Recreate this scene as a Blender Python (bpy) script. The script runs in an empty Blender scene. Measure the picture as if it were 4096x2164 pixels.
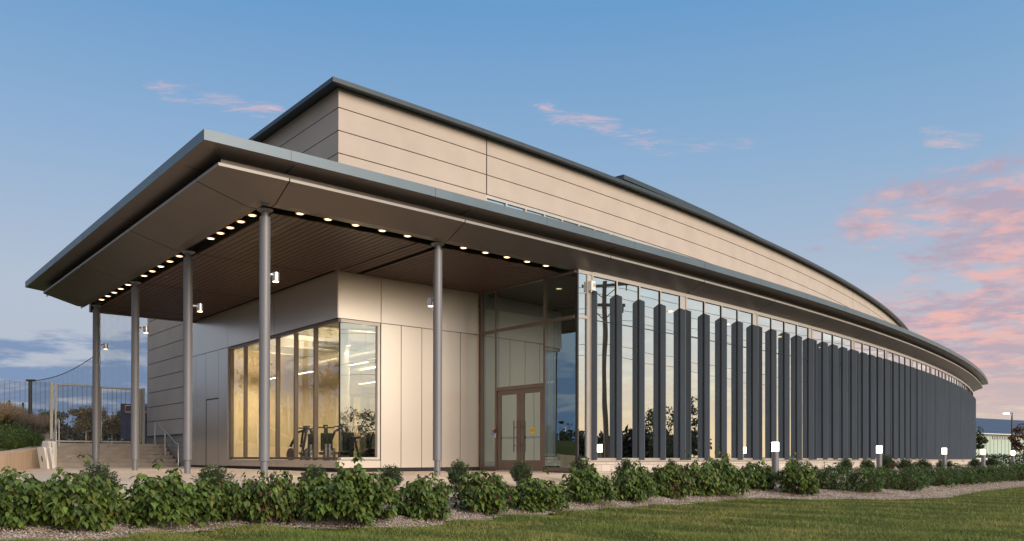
import bpy, math, random
import numpy as np
from mathutils import Vector, Matrix

random.seed(7)
SC = bpy.context.scene
COL = SC.collection
PI = math.pi

# ------------------------------------------------------------------ frames
# The building follows a circle: centre CX,CY, radius RAD (glass line of the curved wall).
CX, CY, RAD = -125.964, 162.108, 189.006
TH = math.radians(-50.15)
UX, UY = math.cos(TH), math.sin(TH)        # outward from the entrance front
VX, VY = -UY, UX                           # along the entrance front, to the right
OX, OY = -5.199, 17.371                    # corner column


def AB(a, b, z=0.0):
    return (OX + VX * a + UX * b, OY + VY * a + UY * b, z)


def PT(deg, r, z=0.0):
    t = math.radians(deg)
    return (CX + (RAD + r) * math.cos(t), CY + (RAD + r) * math.sin(t), z)


def polar(x, y):
    dx, dy = x - CX, y - CY
    return math.degrees(math.atan2(dy, dx)), math.hypot(dx, dy) - RAD


def ab_of(x, y):
    return (x - OX) * VX + (y - OY) * VY, (x - OX) * UX + (y - OY) * UY


def corner_b(a, r):
    """b where the line a=const meets the circle of radius RAD+r (front side)"""
    px, py = OX + VX * a - CX, OY + VY * a - CY
    B = px * UX + py * UY
    Cc = px * px + py * py - (RAD + r) ** 2
    return -B + math.sqrt(B * B - Cc)


# ------------------------------------------------------------------ ground
LAWN = [(-60, 4.5), (-51.77, 4.44), (-51.4, 4.66), (-50.91, 3.97), (-50.53, 4.68), (-50.38, 5.8), (-49.63, 4.76),
        (-49.07, 4.61), (-48.54, 4.16), (-47.86, 4.4), (-46.92, 3.88), (-46.46, 5.6), (-46.25, 6.6), (-45.67, 7.2),
        (-44.01, 6.5), (-41.99, 6.52), (-20, 6.5)]


def lawn_r(t):
    return float(np.interp(t, [l[0] for l in LAWN], [l[1] for l in LAWN]))


def ground_z(x, y):
    t, r = polar(x, y)
    if r <= 0.5:
        return -0.43 + 0.003 * min(18, max(0, -r))
    l = lawn_r(t)
    return -0.43 - 0.62 * min(1, (r - 0.5) / (l - 0.5))


# ------------------------------------------------------------------ materials
def lin(c):
    return tuple(((v / 255) / 12.92 if v / 255 <= 0.04045 else ((v / 255 + 0.055) / 1.055) ** 2.4) for v in c) + (1,)


def mat_new(name):
    m = bpy.data.materials.new(name)
    m.use_nodes = True
    nt = m.node_tree
    for n in list(nt.nodes):
        nt.nodes.remove(n)
    out = nt.nodes.new('ShaderNodeOutputMaterial')
    return m, nt, out


def N(nt, typ, **kw):
    n = nt.nodes.new(typ)
    for k, v in kw.items():
        setattr(n, k, v)
    return n


def math_node(nt, op, a, b=None, clamp=False):
    n = nt.nodes.new('ShaderNodeMath')
    n.operation = op
    n.use_clamp = clamp
    if op == 'MULTIPLY_ADD':
        n.inputs[2].default_value = 0.4
    for i, v in enumerate((a, b)):
        if v is None:
            continue
        if isinstance(v, (int, float)):
            n.inputs[i].default_value = v
        else:
            nt.links.new(v, n.inputs[i])
    return n.outputs[0]


def mix_col(nt, fac, a, b, blend='MIX'):
    n = nt.nodes.new('ShaderNodeMix')
    n.data_type = 'RGBA'
    n.blend_type = blend
    for i, v in ((0, fac), (6, a), (7, b)):
        if isinstance(v, (int, float)):
            n.inputs[i].default_value = v
        elif isinstance(v, tuple):
            n.inputs[i].default_value = v
        else:
            nt.links.new(v, n.inputs[i])
    return n.outputs[2]


def ramp(nt, fac, stops, interp='LINEAR'):
    n = nt.nodes.new('ShaderNodeValToRGB')
    n.color_ramp.interpolation = interp
    el = n.color_ramp.elements
    while len(el) < len(stops):
        el.new(0.5)
    for e, (p, c) in zip(el, stops):
        e.position = p
        e.color = c if len(c) == 4 else tuple(c) + (1,)
    nt.links.new(fac, n.inputs[0])
    return n.outputs[0]


def surface(name, col, rough=0.6, metal=0.0, var=0.08, scale=3.0, bump=0.0, bscale=40.0, stretch=(1, 1, 1), spec=0.5, coat=0.0, rvar=0.16):
    """plain painted / cast surface with slight uneven tone, roughness and grain"""
    m, nt, out = mat_new(name)
    p = N(nt, 'ShaderNodeBsdfPrincipled')
    geo = N(nt, 'ShaderNodeNewGeometry')
    mp = N(nt, 'ShaderNodeMapping')
    mp.inputs['Scale'].default_value = stretch
    nt.links.new(geo.outputs['Position'], mp.inputs[0])
    nz = N(nt, 'ShaderNodeTexNoise')
    nz.inputs['Scale'].default_value = scale
    nz.inputs['Detail'].default_value = 5
    nt.links.new(mp.outputs[0], nz.inputs['Vector'])
    dark = tuple(c * (1 - var) for c in col[:3]) + (1,)
    light = tuple(min(1, c * (1 + var)) for c in col[:3]) + (1,)
    c = ramp(nt, nz.outputs['Fac'], [(0.3, dark), (0.7, light)])
    nt.links.new(c, p.inputs['Base Color'])
    p.inputs['Roughness'].default_value = rough
    r = math_node(nt, 'MULTIPLY_ADD', nz.outputs['Fac'], rvar)
    r.node.inputs[2].default_value = max(0.02, rough - rvar / 2)
    nt.links.new(r, p.inputs['Roughness'])
    p.inputs['Metallic'].default_value = metal
    p.inputs['Specular IOR Level'].default_value = spec
    if coat:
        p.inputs['Coat Weight'].default_value = coat
    if bump:
        n2 = N(nt, 'ShaderNodeTexNoise')
        n2.inputs['Scale'].default_value = bscale
        n2.inputs['Detail'].default_value = 4
        nt.links.new(mp.outputs[0], n2.inputs['Vector'])
        b = N(nt, 'ShaderNodeBump')
        b.inputs['Strength'].default_value = bump
        b.inputs['Distance'].default_value = 0.02
        nt.links.new(n2.outputs['Fac'], b.inputs['Height'])
        nt.links.new(b.outputs[0], p.inputs['Normal'])
    nt.links.new(p.outputs[0], out.inputs[0])
    return m


def emitter(name, col, strength):
    m, nt, out = mat_new(name)
    e = N(nt, 'ShaderNodeEmission')
    e.inputs[0].default_value = col
    e.inputs[1].default_value = strength
    nt.links.new(e.outputs[0], out.inputs[0])
    return m


def glass(name, base, gain, tint=(0.85, 0.9, 0.88, 1), refl=(0.95, 0.98, 1.0, 1)):
    m, nt, out = mat_new(name)
    tr = N(nt, 'ShaderNodeBsdfTransparent')
    tr.inputs[0].default_value = tint
    gl = N(nt, 'ShaderNodeBsdfGlossy')
    gl.inputs['Color'].default_value = refl
    gl.inputs['Roughness'].default_value = 0.0
    geo = N(nt, 'ShaderNodeNewGeometry')
    nz = N(nt, 'ShaderNodeTexNoise')
    nz.inputs['Scale'].default_value = 0.55
    nz.inputs['Detail'].default_value = 1
    nt.links.new(geo.outputs['Position'], nz.inputs['Vector'])
    b = N(nt, 'ShaderNodeBump')
    b.inputs['Strength'].default_value = 0.11
    b.inputs['Distance'].default_value = 0.05
    nt.links.new(nz.outputs['Fac'], b.inputs['Height'])
    nt.links.new(b.outputs[0], gl.inputs['Normal'])
    lw = N(nt, 'ShaderNodeLayerWeight')
    lw.inputs[0].default_value = 0.5
    fc = math_node(nt, 'POWER', lw.outputs['Facing'], 3.0)
    f = math_node(nt, 'MULTIPLY_ADD', fc, gain, clamp=True)
    f.node.inputs[2].default_value = base
    mx = N(nt, 'ShaderNodeMixShader')
    nt.links.new(f, mx.inputs[0])
    nt.links.new(tr.outputs[0], mx.inputs[1])
    nt.links.new(gl.outputs[0], mx.inputs[2])
    nt.links.new(mx.outputs[0], out.inputs[0])
    return m


def leafmat(name, attr='tint', rough=0.45, trans=0.25, spec=0.4):
    m, nt, out = mat_new(name)
    p = N(nt, 'ShaderNodeBsdfPrincipled')
    at = N(nt, 'ShaderNodeAttribute', attribute_name=attr)
    nt.links.new(at.outputs['Color'], p.inputs['Base Color'])
    p.inputs['Roughness'].default_value = rough
    p.inputs['Specular IOR Level'].default_value = spec
    t = N(nt, 'ShaderNodeBsdfTranslucent')
    nt.links.new(at.outputs['Color'], t.inputs[0])
    mx = N(nt, 'ShaderNodeMixShader')
    mx.inputs[0].default_value = trans
    nt.links.new(p.outputs[0], mx.inputs[1])
    nt.links.new(t.outputs[0], mx.inputs[2])
    nt.links.new(mx.outputs[0], out.inputs[0])
    return m


def block_mat(name, col, mortar, bw=0.4, bh=0.2):
    """masonry laid in courses on any upright wall: u = distance along the wall, v = height"""
    m, nt, out = mat_new(name)
    p = N(nt, 'ShaderNodeBsdfPrincipled')
    uv = N(nt, 'ShaderNodeUVMap')
    br = N(nt, 'ShaderNodeTexBrick')
    br.inputs['Scale'].default_value = 1.0
    br.inputs['Brick Width'].default_value = bw
    br.inputs['Row Height'].default_value = bh
    br.inputs['Mortar Size'].default_value = 0.008
    br.inputs['Color1'].default_value = col
    br.inputs['Color2'].default_value = tuple(c * 0.86 for c in col[:3]) + (1,)
    br.inputs['Mortar'].default_value = mortar
    nt.links.new(uv.outputs[0], br.inputs[0])
    nz = N(nt, 'ShaderNodeTexNoise')
    nz.inputs['Scale'].default_value = 60
    geo = N(nt, 'ShaderNodeNewGeometry')
    nt.links.new(geo.outputs['Position'], nz.inputs['Vector'])
    c = mix_col(nt, 0.25, br.outputs['Color'], nz.outputs['Color'], 'OVERLAY')
    nt.links.new(c, p.inputs['Base Color'])
    p.inputs['Roughness'].default_value = 0.9
    b = N(nt, 'ShaderNodeBump')
    b.inputs['Strength'].default_value = 0.6
    b.inputs['Distance'].default_value = 0.01
    b.invert = True
    nt.links.new(br.outputs['Fac'], b.inputs['Height'])
    nt.links.new(b.outputs[0], p.inputs['Normal'])
    nt.links.new(p.outputs[0], out.inputs[0])
    return m


M = {}
M['precast'] = surface('precast', (0.435, 0.384, 0.338), 0.85, var=0.055, scale=1.1, bump=0.25, bscale=45)
M['joint'] = surface('joint_sealant', (0.10, 0.065, 0.05), 0.9)
M['panel'] = surface('champagne_metal', (0.73, 0.665, 0.59), 0.29, metal=0.74, var=0.02, scale=0.5, rvar=0.0)
M['soffit'] = surface('soffit_metal', (0.170, 0.150, 0.140), 0.36, metal=0.8, var=0.04, scale=0.6)
M['fascia'] = surface('zinc_fascia', (0.115, 0.155, 0.185), 0.45, metal=0.4, var=0.07, scale=1.5)
M['strip'] = surface('pale_edge_metal', (0.30, 0.295, 0.285), 0.45, metal=0.2, var=0.04)
M['roofedge'] = surface('dark_roof_metal', (0.05, 0.066, 0.078), 0.45, metal=0.4, var=0.06)
M['slat'] = surface('slat_wood', (0.062, 0.030, 0.022), 0.5, var=0.18, scale=9, stretch=(1, 1, 1))
M['black'] = surface('black_void', (0.012, 0.012, 0.014), 0.8, var=0.1)
M['slot'] = surface('slot_lining', (0.05, 0.045, 0.042), 0.3, metal=0.5, var=0.1)
M['column'] = surface('column_paint', (0.165, 0.172, 0.19), 0.5, metal=0.2, var=0.03, scale=2)
M['frame'] = surface('window_aluminium', (0.50, 0.47, 0.43), 0.4, metal=0.45, var=0.03)
M['bronze'] = surface('bronze_frame', (0.16, 0.125, 0.105), 0.38, metal=0.4, var=0.05)
M['fin'] = surface('fin_metal', (0.096, 0.124, 0.158), 0.48, metal=0.12, var=0.06, scale=2, stretch=(1, 1, 0.3))
M['steel'] = surface('brushed_steel', (0.55, 0.54, 0.52), 0.3, metal=0.8, var=0.05)
M['galv'] = surface('galvanised', (0.36, 0.35, 0.31), 0.5, metal=0.6, var=0.12, scale=12)
M['dark'] = surface('dark_metal', (0.025, 0.026, 0.03), 0.4, var=0.1)
M['navy'] = surface('navy_metal', (0.015, 0.024, 0.055), 0.45, var=0.1)
M['concrete'] = surface('concrete', (0.54, 0.45, 0.36), 0.85, var=0.12, scale=1.4, bump=0.15, bscale=30)
M['walltan'] = surface('board_concrete', (0.52, 0.40, 0.29), 0.85, var=0.14, scale=2.5, bump=0.3, bscale=9, stretch=(3, 3, 0.25))
M['step'] = surface('step_concrete', (0.36, 0.315, 0.26), 0.9, var=0.16, scale=2.2, bump=0.2, bscale=35)
M['cmu'] = block_mat('ground_face_block', (0.58, 0.51, 0.45, 1), (0.30, 0.27, 0.24, 1))
M['cmu_grey'] = block_mat('grey_block', (0.30, 0.28, 0.25, 1), (0.17, 0.16, 0.15, 1))
M['white'] = surface('white_plastic', (0.72, 0.70, 0.66), 0.4, var=0.03)
M['rubber'] = surface('rubber', (0.02, 0.02, 0.022), 0.6)
M['plaster'] = surface('cream_plaster', (0.72, 0.60, 0.42), 0.85, var=0.03)
M['ceilpaint'] = surface('white_ceiling', (0.72, 0.68, 0.58), 0.9, var=0.02)
M['duct'] = surface('duct_metal', (0.55, 0.55, 0.54), 0.35, metal=0.6, var=0.05)
M['floorrub'] = surface('gym_floor', (0.10, 0.10, 0.10), 0.7, var=0.3, scale=30)
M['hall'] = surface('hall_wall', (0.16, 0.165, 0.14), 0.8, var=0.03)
M['glass_arc'] = glass('reflective_glass', 0.66, 0.6, tint=(0.55, 0.62, 0.58, 1))
M['glass_gym'] = glass('clear_glass', 0.15, 0.7, tint=(0.90, 0.93, 0.90, 1))
M['glass_corner'] = glass('corner_glass', 0.50, 0.5, tint=(0.85, 0.9, 0.86, 1))
M['glass_store'] = glass('grey_glass', 0.36, 0.6, tint=(0.55, 0.63, 0.64, 1), refl=(0.70, 0.90, 0.96, 1))
M['lampwarm'] = emitter('downlight_lens', (1.0, 0.74, 0.45, 1), 3.4)
M['lamphalo'] = emitter('downlight_halo', (1.0, 0.52, 0.22, 1), 0.9)  # orange halo around the lamp, painted as a glowing ring
M['sconce_lens'] = emitter('sconce_lens', (1.0, 0.76, 0.46, 1), 4)
M['bollard_lens'] = emitter('bollard_lens', (1.0, 0.74, 0.44, 1), 10)
M['gymlamp'] = emitter('linear_lamp', (1.0, 0.84, 0.60, 1), 4)
M['street_lens'] = emitter('street_lens', (1.0, 0.80, 0.55, 1), 40)
M['red'] = emitter('red_led', (1.0, 0.05, 0.03, 1), 2.0)
M['blue'] = surface('sign_blue', (0.015, 0.10, 0.50), 0.4, var=0.02)
M['signwhite'] = surface('sign_white', (0.8, 0.8, 0.8), 0.5, var=0.02)
M['yellow'] = surface('decal_yellow', (0.85, 0.55, 0.02), 0.5, var=0.02)
M['ink'] = surface('decal_ink', (0.02, 0.02, 0.02), 0.5)
M['leaf'] = leafmat('broad_leaf')
M['fineleaf'] = leafmat('fine_leaf', rough=0.5, trans=0.15)
M['treeleaf'] = leafmat('tree_leaf', rough=0.6, trans=0.3)
M['grassblade'] = leafmat('grass_blade', rough=0.6, trans=0.3)
M['plume'] = leafmat('grass_plume', rough=0.8, trans=0.4)
M['bark'] = surface('bark', (0.13, 0.10, 0.075), 0.9, var=0.25, scale=14, bump=0.5, bscale=30, stretch=(1, 1, 0.3))
M['palebark'] = surface('pale_bark', (0.34, 0.28, 0.21), 0.9, var=0.25, scale=14, stretch=(1, 1, 0.3))
M['pole'] = surface('pole_wood', (0.16, 0.125, 0.09), 0.85, var=0.25, scale=6, stretch=(2, 2, 0.2))
M['bluroof'] = surface('blue_roof', (0.045, 0.085, 0.15), 0.6, var=0.08, scale=0.6)
M['palegreen'] = surface('pale_green_siding', (0.40, 0.50, 0.43), 0.7, var=0.04, scale=0.4)
M['winlou'] = surface('grey_louvre', (0.20, 0.22, 0.22), 0.5, var=0.1)
M['orange'] = surface('orange_trim', (0.55, 0.22, 0.07), 0.5)
M['leaflitter'] = surface('dry_leaf', (0.14, 0.045, 0.02), 0.8, var=0.4, scale=40)
M['wire'] = surface('wire_black', (0.02, 0.02, 0.02), 0.6)


def mesh_netting(name, col, cell_u, cell_v, frac):
    """woven mesh: threads opaque, openings clear, spacing in metres through the UV map"""
    m, nt, out = mat_new(name)
    uv = N(nt, 'ShaderNodeUVMap')
    sp = N(nt, 'ShaderNodeSeparateXYZ')
    nt.links.new(uv.outputs[0], sp.inputs[0])
    fs = []
    for ax, cell in ((0, cell_u), (1, cell_v)):
        v = math_node(nt, 'DIVIDE', sp.outputs[ax], cell)
        v = math_node(nt, 'FRACT', v)
        fs.append(math_node(nt, 'LESS_THAN', v, frac))
    f = math_node(nt, 'MAXIMUM', fs[0], fs[1])
    p = N(nt, 'ShaderNodeBsdfPrincipled')
    p.inputs['Base Color'].default_value = col
    p.inputs['Roughness'].default_value = 0.7
    t = N(nt, 'ShaderNodeBsdfTransparent')
    mx = N(nt, 'ShaderNodeMixShader')
    nt.links.new(f, mx.inputs[0])
    nt.links.new(t.outputs[0], mx.inputs[1])
    nt.links.new(p.outputs[0], mx.inputs[2])
    nt.links.new(mx.outputs[0], out.inputs[0])
    return m


M['net'] = mesh_netting('black_netting', (0.02, 0.02, 0.022, 1), 0.05, 0.05, 0.10)
M['netfine'] = mesh_netting('grey_netting', (0.10, 0.11, 0.12, 1), 0.10, 0.10, 0.09)


def ground_mats():
    # lawn soil and thatch under the blades
    m, nt, out = mat_new('lawn_ground')
    p = N(nt, 'ShaderNodeBsdfPrincipled')
    geo = N(nt, 'ShaderNodeNewGeometry')
    n1 = N(nt, 'ShaderNodeTexNoise'); n1.inputs['Scale'].default_value = 0.9; n1.inputs['Detail'].default_value = 6
    n2 = N(nt, 'ShaderNodeTexNoise'); n2.inputs['Scale'].default_value = 45; n2.inputs['Detail'].default_value = 5
    for n in (n1, n2):
        nt.links.new(geo.outputs['Position'], n.inputs['Vector'])
    a = ramp(nt, n1.outputs['Fac'], [(0.3, (0.07, 0.105, 0.018)), (0.55, (0.105, 0.12, 0.028)), (0.75, (0.16, 0.135, 0.045))])
    b = ramp(nt, n2.outputs['Fac'], [(0.25, (0.25, 0.25, 0.25)), (0.75, (1.0, 1.0, 1.0))])
    c = mix_col(nt, 0.8, a, b, 'MULTIPLY')
    nt.links.new(c, p.inputs['Base Color'])
    p.inputs['Roughness'].default_value = 1
    p.inputs['Specular IOR Level'].default_value = 0.1
    bp = N(nt, 'ShaderNodeBump'); bp.inputs['Strength'].default_value = 0.6; bp.inputs['Distance'].default_value = 0.04
    nt.links.new(n2.outputs['Fac'], bp.inputs['Height'])
    nt.links.new(bp.outputs[0], p.inputs['Normal'])
    nt.links.new(p.outputs[0], out.inputs[0])
    M['lawn'] = m
    # washed gravel
    m, nt, out = mat_new('washed_gravel')
    p = N(nt, 'ShaderNodeBsdfPrincipled')
    geo = N(nt, 'ShaderNodeNewGeometry')
    vo = N(nt, 'ShaderNodeTexVoronoi'); vo.inputs['Scale'].default_value = 34
    nt.links.new(geo.outputs['Position'], vo.inputs['Vector'])
    sp = N(nt, 'ShaderNodeSeparateColor')
    nt.links.new(vo.outputs['Color'], sp.inputs[0])
    c = ramp(nt, sp.outputs[0], [(0.0, (0.12, 0.09, 0.07)), (0.35, (0.34, 0.27, 0.22)), (0.7, (0.52, 0.45, 0.39)), (1.0, (0.70, 0.66, 0.62))])
    n1 = N(nt, 'ShaderNodeTexNoise'); n1.inputs['Scale'].default_value = 2.2; n1.inputs['Detail'].default_value = 5
    nt.links.new(geo.outputs['Position'], n1.inputs['Vector'])
    dirt = ramp(nt, n1.outputs['Fac'], [(0.36, (0.42, 0.33, 0.26)), (0.52, (1, 1, 1))])
    c = mix_col(nt, 1.0, c, dirt, 'MULTIPLY')
    nt.links.new(c, p.inputs['Base Color'])
    p.inputs['Roughness'].default_value = 0.9
    bp = N(nt, 'ShaderNodeBump'); bp.inputs['Strength'].default_value = 0.9; bp.inputs['Distance'].default_value = 0.02; bp.invert = True
    nt.links.new(vo.outputs['Distance'], bp.inputs['Height'])
    nt.links.new(bp.outputs[0], p.inputs['Normal'])
    nt.links.new(p.outputs[0], out.inputs[0])
    M['gravel'] = m


ground_mats()


# ------------------------------------------------------------------ mesh helpers
class MB:
    def __init__(s):
        s.v, s.f, s.mi, s.uv = [], [], [], {}

    def quad(s, a, b, c, d, mi=0, uv=None):
        n = len(s.v)
        s.v += [a, b, c, d]
        if uv:
            s.uv[len(s.f)] = uv
        s.f.append((n, n + 1, n + 2, n + 3)); s.mi.append(mi)

    def tri(s, a, b, c, mi=0):
        n = len(s.v)
        s.v += [a, b, c]
        s.f.append((n, n + 1, n + 2)); s.mi.append(mi)

    def poly(s, pts, mi=0):
        n = len(s.v)
        s.v += list(pts)
        s.f.append(tuple(range(n, n + len(pts)))); s.mi.append(mi)

    def hexa(s, c8, mi=0):
        """8 corners: bottom ring 0-3, top ring 4-7"""
        n = len(s.v)
        s.v += list(c8)
        for f in ((3, 2, 1, 0), (4, 5, 6, 7), (0, 1, 5, 4), (1, 2, 6, 5), (2, 3, 7, 6), (3, 0, 4, 7)):
            s.f.append(tuple(n + i for i in f)); s.mi.append(mi)

    def box(s, x0, x1, y0, y1, z0, z1, mi=0):
        s.hexa([(x0, y0, z0), (x1, y0, z0), (x1, y1, z0), (x0, y1, z0), (x0, y0, z1), (x1, y0, z1), (x1, y1, z1), (x0, y1, z1)], mi)

    def abbox(s, a0, a1, b0, b1, z0, z1, mi=0):
        a0, a1 = min(a0, a1), max(a0, a1)
        b0, b1 = min(b0, b1), max(b0, b1)
        q = [AB(a0, b1), AB(a1, b1), AB(a1, b0), AB(a0, b0)]
        s.hexa([(p[0], p[1], z0) for p in q] + [(p[0], p[1], z1) for p in q], mi)

    def pbox(s, t0, t1, r0, r1, z0, z1, mi=0):
        q = [PT(t0, r1), PT(t1, r1), PT(t1, r0), PT(t0, r0)]
        s.hexa([(p[0], p[1], z0) for p in q] + [(p[0], p[1], z1) for p in q], mi)

    def cyl(s, p0, p1, r0, r1=None, n=12, caps=True, mi=0):
        r1 = r0 if r1 is None else r1
        p0, p1 = Vector(p0), Vector(p1)
        d = (p1 - p0)
        if d.length < 1e-6:
            return
        d.normalize()
        a = d.orthogonal().normalized(); b = d.cross(a)
        k = len(s.v)
        for p, r in ((p0, r0), (p1, r1)):
            for i in range(n):
                t = 2 * PI * i / n
                s.v.append(tuple(p + a * (r * math.cos(t)) + b * (r * math.sin(t))))
        for i in range(n):
            j = (i + 1) % n
            s.f.append((k + i, k + j, k + n + j, k + n + i)); s.mi.append(mi)
        if caps:
            s.f.append(tuple(k + i for i in reversed(range(n)))); s.mi.append(mi)
            s.f.append(tuple(k + n + i for i in range(n))); s.mi.append(mi)

    def tube(s, pts, r, n=8, mi=0, r1=None):
        pts = [Vector(p) for p in pts]
        k = len(s.v)
        m = len(pts)
        prev = None
        for i, p in enumerate(pts):
            d = (pts[min(i + 1, m - 1)] - pts[max(i - 1, 0)])
            d.normalize()
            if prev is None:
                a = d.orthogonal().normalized()
            else:
                a = (prev - d * prev.dot(d))
                a = a.normalized() if a.length > 1e-6 else d.orthogonal().normalized()
            prev = a
            b = d.cross(a)
            rr = r if r1 is None else r + (r1 - r) * i / (m - 1)
            for q in range(n):
                t = 2 * PI * q / n
                s.v.append(tuple(p + a * (rr * math.cos(t)) + b * (rr * math.sin(t))))
        for i in range(m - 1):
            for q in range(n):
                w = (q + 1) % n
                s.f.append((k + i * n + q, k + i * n + w, k + (i + 1) * n + w, k + (i + 1) * n + q)); s.mi.append(mi)
        s.f.append(tuple(k + q for q in reversed(range(n)))); s.mi.append(mi)
        s.f.append(tuple(k + (m - 1) * n + q for q in range(n))); s.mi.append(mi)

    def loft(s, rows, close=False, mi=0):
        """rows: equal-length lists of points"""
        k = len(s.v)
        n = len(rows[0])
        for r in rows:
            s.v += list(r)
        for i in range(len(rows) - 1):
            for j in range(n if close else n - 1):
                w = (j + 1) % n
                s.f.append((k + i * n + j, k + i * n + w, k + (i + 1) * n + w, k + (i + 1) * n + j)); s.mi.append(mi)

    def build(s, name, mats, parent=None, smooth=False, bevel=0.0, world=True):
        me = bpy.data.meshes.new(name)
        me.from_pydata([tuple(p) for p in s.v], [], s.f)
        if not isinstance(mats, (list, tuple)):
            mats = [mats]
        for m in mats:
            me.materials.append(m)
        if len(mats) > 1:
            me.polygons.foreach_set('material_index', s.mi)
        if s.uv:
            ul = me.uv_layers.new(name='UVMap')
            for fi, uvs in s.uv.items():
                for li, q in zip(me.polygons[fi].loop_indices, uvs):
                    ul.data[li].uv = q
        if smooth:
            me.polygons.foreach_set('use_smooth', [True] * len(me.polygons))
        me.validate()
        me.update()
        o = bpy.data.objects.new(name, me)
        COL.objects.link(o)
        if parent is not None:
            o.parent = parent
            if world and parent.parent is None:
                o.location = tuple(-c for c in parent.location)
        if smooth:
            try:
                me.set_sharp_from_angle(angle=math.radians(40))
            except Exception:
                pass
        if bevel:
            bv = o.modifiers.new('bevel', 'BEVEL')
            bv.width = bevel; bv.segments = 2; bv.limit_method = 'ANGLE'
        return o


def tag(o, label=None, cat=None, group=None, kind=None):
    if label: o['label'] = label
    if cat: o['category'] = cat
    if group: o['group'] = group
    if kind: o['kind'] = kind
    return o


def empty(name, loc, label=None, cat=None, group=None, rz=0.0):
    o = bpy.data.objects.new(name, None)
    o.empty_display_size = 0.3
    COL.objects.link(o)
    o.location = loc
    o.rotation_euler = (0, 0, rz)
    return tag(o, label, cat, group)


def copy_tree(o, parent=None):
    c = o.copy()
    COL.objects.link(c)
    if parent is not None:
        c.parent = parent
    for ch in [q for q in bpy.data.objects if q.parent == o]:
        copy_tree(ch, c)
    return c


def spot(name, loc, power, size_deg, parent, blend=0.6, color=(1.0, 0.76, 0.50), radius=0.06, aim=None):
    l = bpy.data.lights.new(name, 'SPOT')
    l.energy = power; l.spot_size = math.radians(size_deg); l.spot_blend = blend
    l.color = color; l.shadow_soft_size = radius
    o = bpy.data.objects.new(name, l)
    COL.objects.link(o)
    o.parent = parent
    o.location = loc
    if aim is not None:
        o.rotation_euler = Vector(aim).to_track_quat('-Z', 'Y').to_euler()
    return o


# ------------------------------------------------------------------ the arena
bld = empty('arena_building', AB(3.85, -4.06, -0.43),
            'long curved arena building with tan panel walls, finned glass front and deep lit entrance canopy', 'building')


def sweep(profile, stations, mb, mi=0, close=False):
    """profile: list of (r on the curved front, a on the straight left side, z). stations: ('L',b) ('C',) ('A',deg)"""
    rows = []
    for st in stations:
        row = []
        for (r, a, z) in profile:
            if st[0] == 'L':
                row.append(AB(a, st[1], z))
            elif st[0] == 'C':
                row.append(AB(a, corner_b(a, r), z))
            else:
                row.append(PT(st[1], r, z))
        rows.append(row)
    mb.loft(rows, close=close, mi=mi)
    return rows


def arcs(t0, t1, step=0.17):
    n = max(1, int(math.ceil(abs(t1 - t0) / step)))
    return [('A', t0 + (t1 - t0) * i / n) for i in range(n + 1)]


T4, T5 = -50.159, -48.834          # angle of the corner column and of the front column
BAY = 1.37
TB = [-47.285 + BAY * j for j in range(13)]
NB = 12
TEND = TB[12]

# ---- upper drum: panels with open joints, a dark backing behind
ZS = [5.2, 8.656, 9.3, 9.955, 10.53]
UC = -48.878
VJ = [UC, -47.16, -36.79, -26.4, -20.0]
for k in range(4):
    z0, z1 = ZS[k], ZS[k + 1]
    for i in range(4):
        if k == 0 and i > 0:
            continue
        mb = MB()
        g = 0.006
        t0, t1 = VJ[i] + (g if i else 0), VJ[i + 1] - g
        prof = [(-5.05, 0, z0 + .014), (-5.0, 0, z0 + .014), (-5.0, 0, z1 - .014), (-5.05, 0, z1 - .014)]
        sweep(prof, arcs(t0, t1, 0.3), mb)
        mb.build('wall_panel', M['precast'], bld)
mb = MB()
sweep([(-5.045, 0, 5.2), (-5.045, 0, 10.6)], arcs(UC, -47.16, .3), mb)
sweep([(-5.045, 0, 8.66), (-5.045, 0, 10.6)], arcs(-47.16, -20, .3), mb)
sweep([(-5.045, 0, 8.66), (-5.6, 0, 8.66)], arcs(-47.16, -20, .3), mb)
mb.build('wall_backing', M['joint'], bld)
# clerestory ribbon under the drum
mb = MB(); t = -47.157; ts = []
while t < -30.9:
    ts.append(t); t += 0.285
sweep([(-5.12, 0, 8.655), (-5.03, 0, 8.655), (-5.03, 0, 8.555), (-5.12, 0, 8.555)], arcs(-47.157, -30.8, .28), mb)
for t in ts:
    mb.pbox(t - .010, t + .010, -5.12, -5.03, 6.0, 8.555)
mb.build('clerestory_frame', M['frame'], bld)
mb = MB()
for t in ts:
    mb.quad(PT(t, -5.09, 6), PT(t + .285, -5.09, 6), PT(t + .285, -5.09, 8.56), PT(t, -5.09, 8.56))
mb.build('clerestory_glass', M['glass_arc'], bld)
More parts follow.
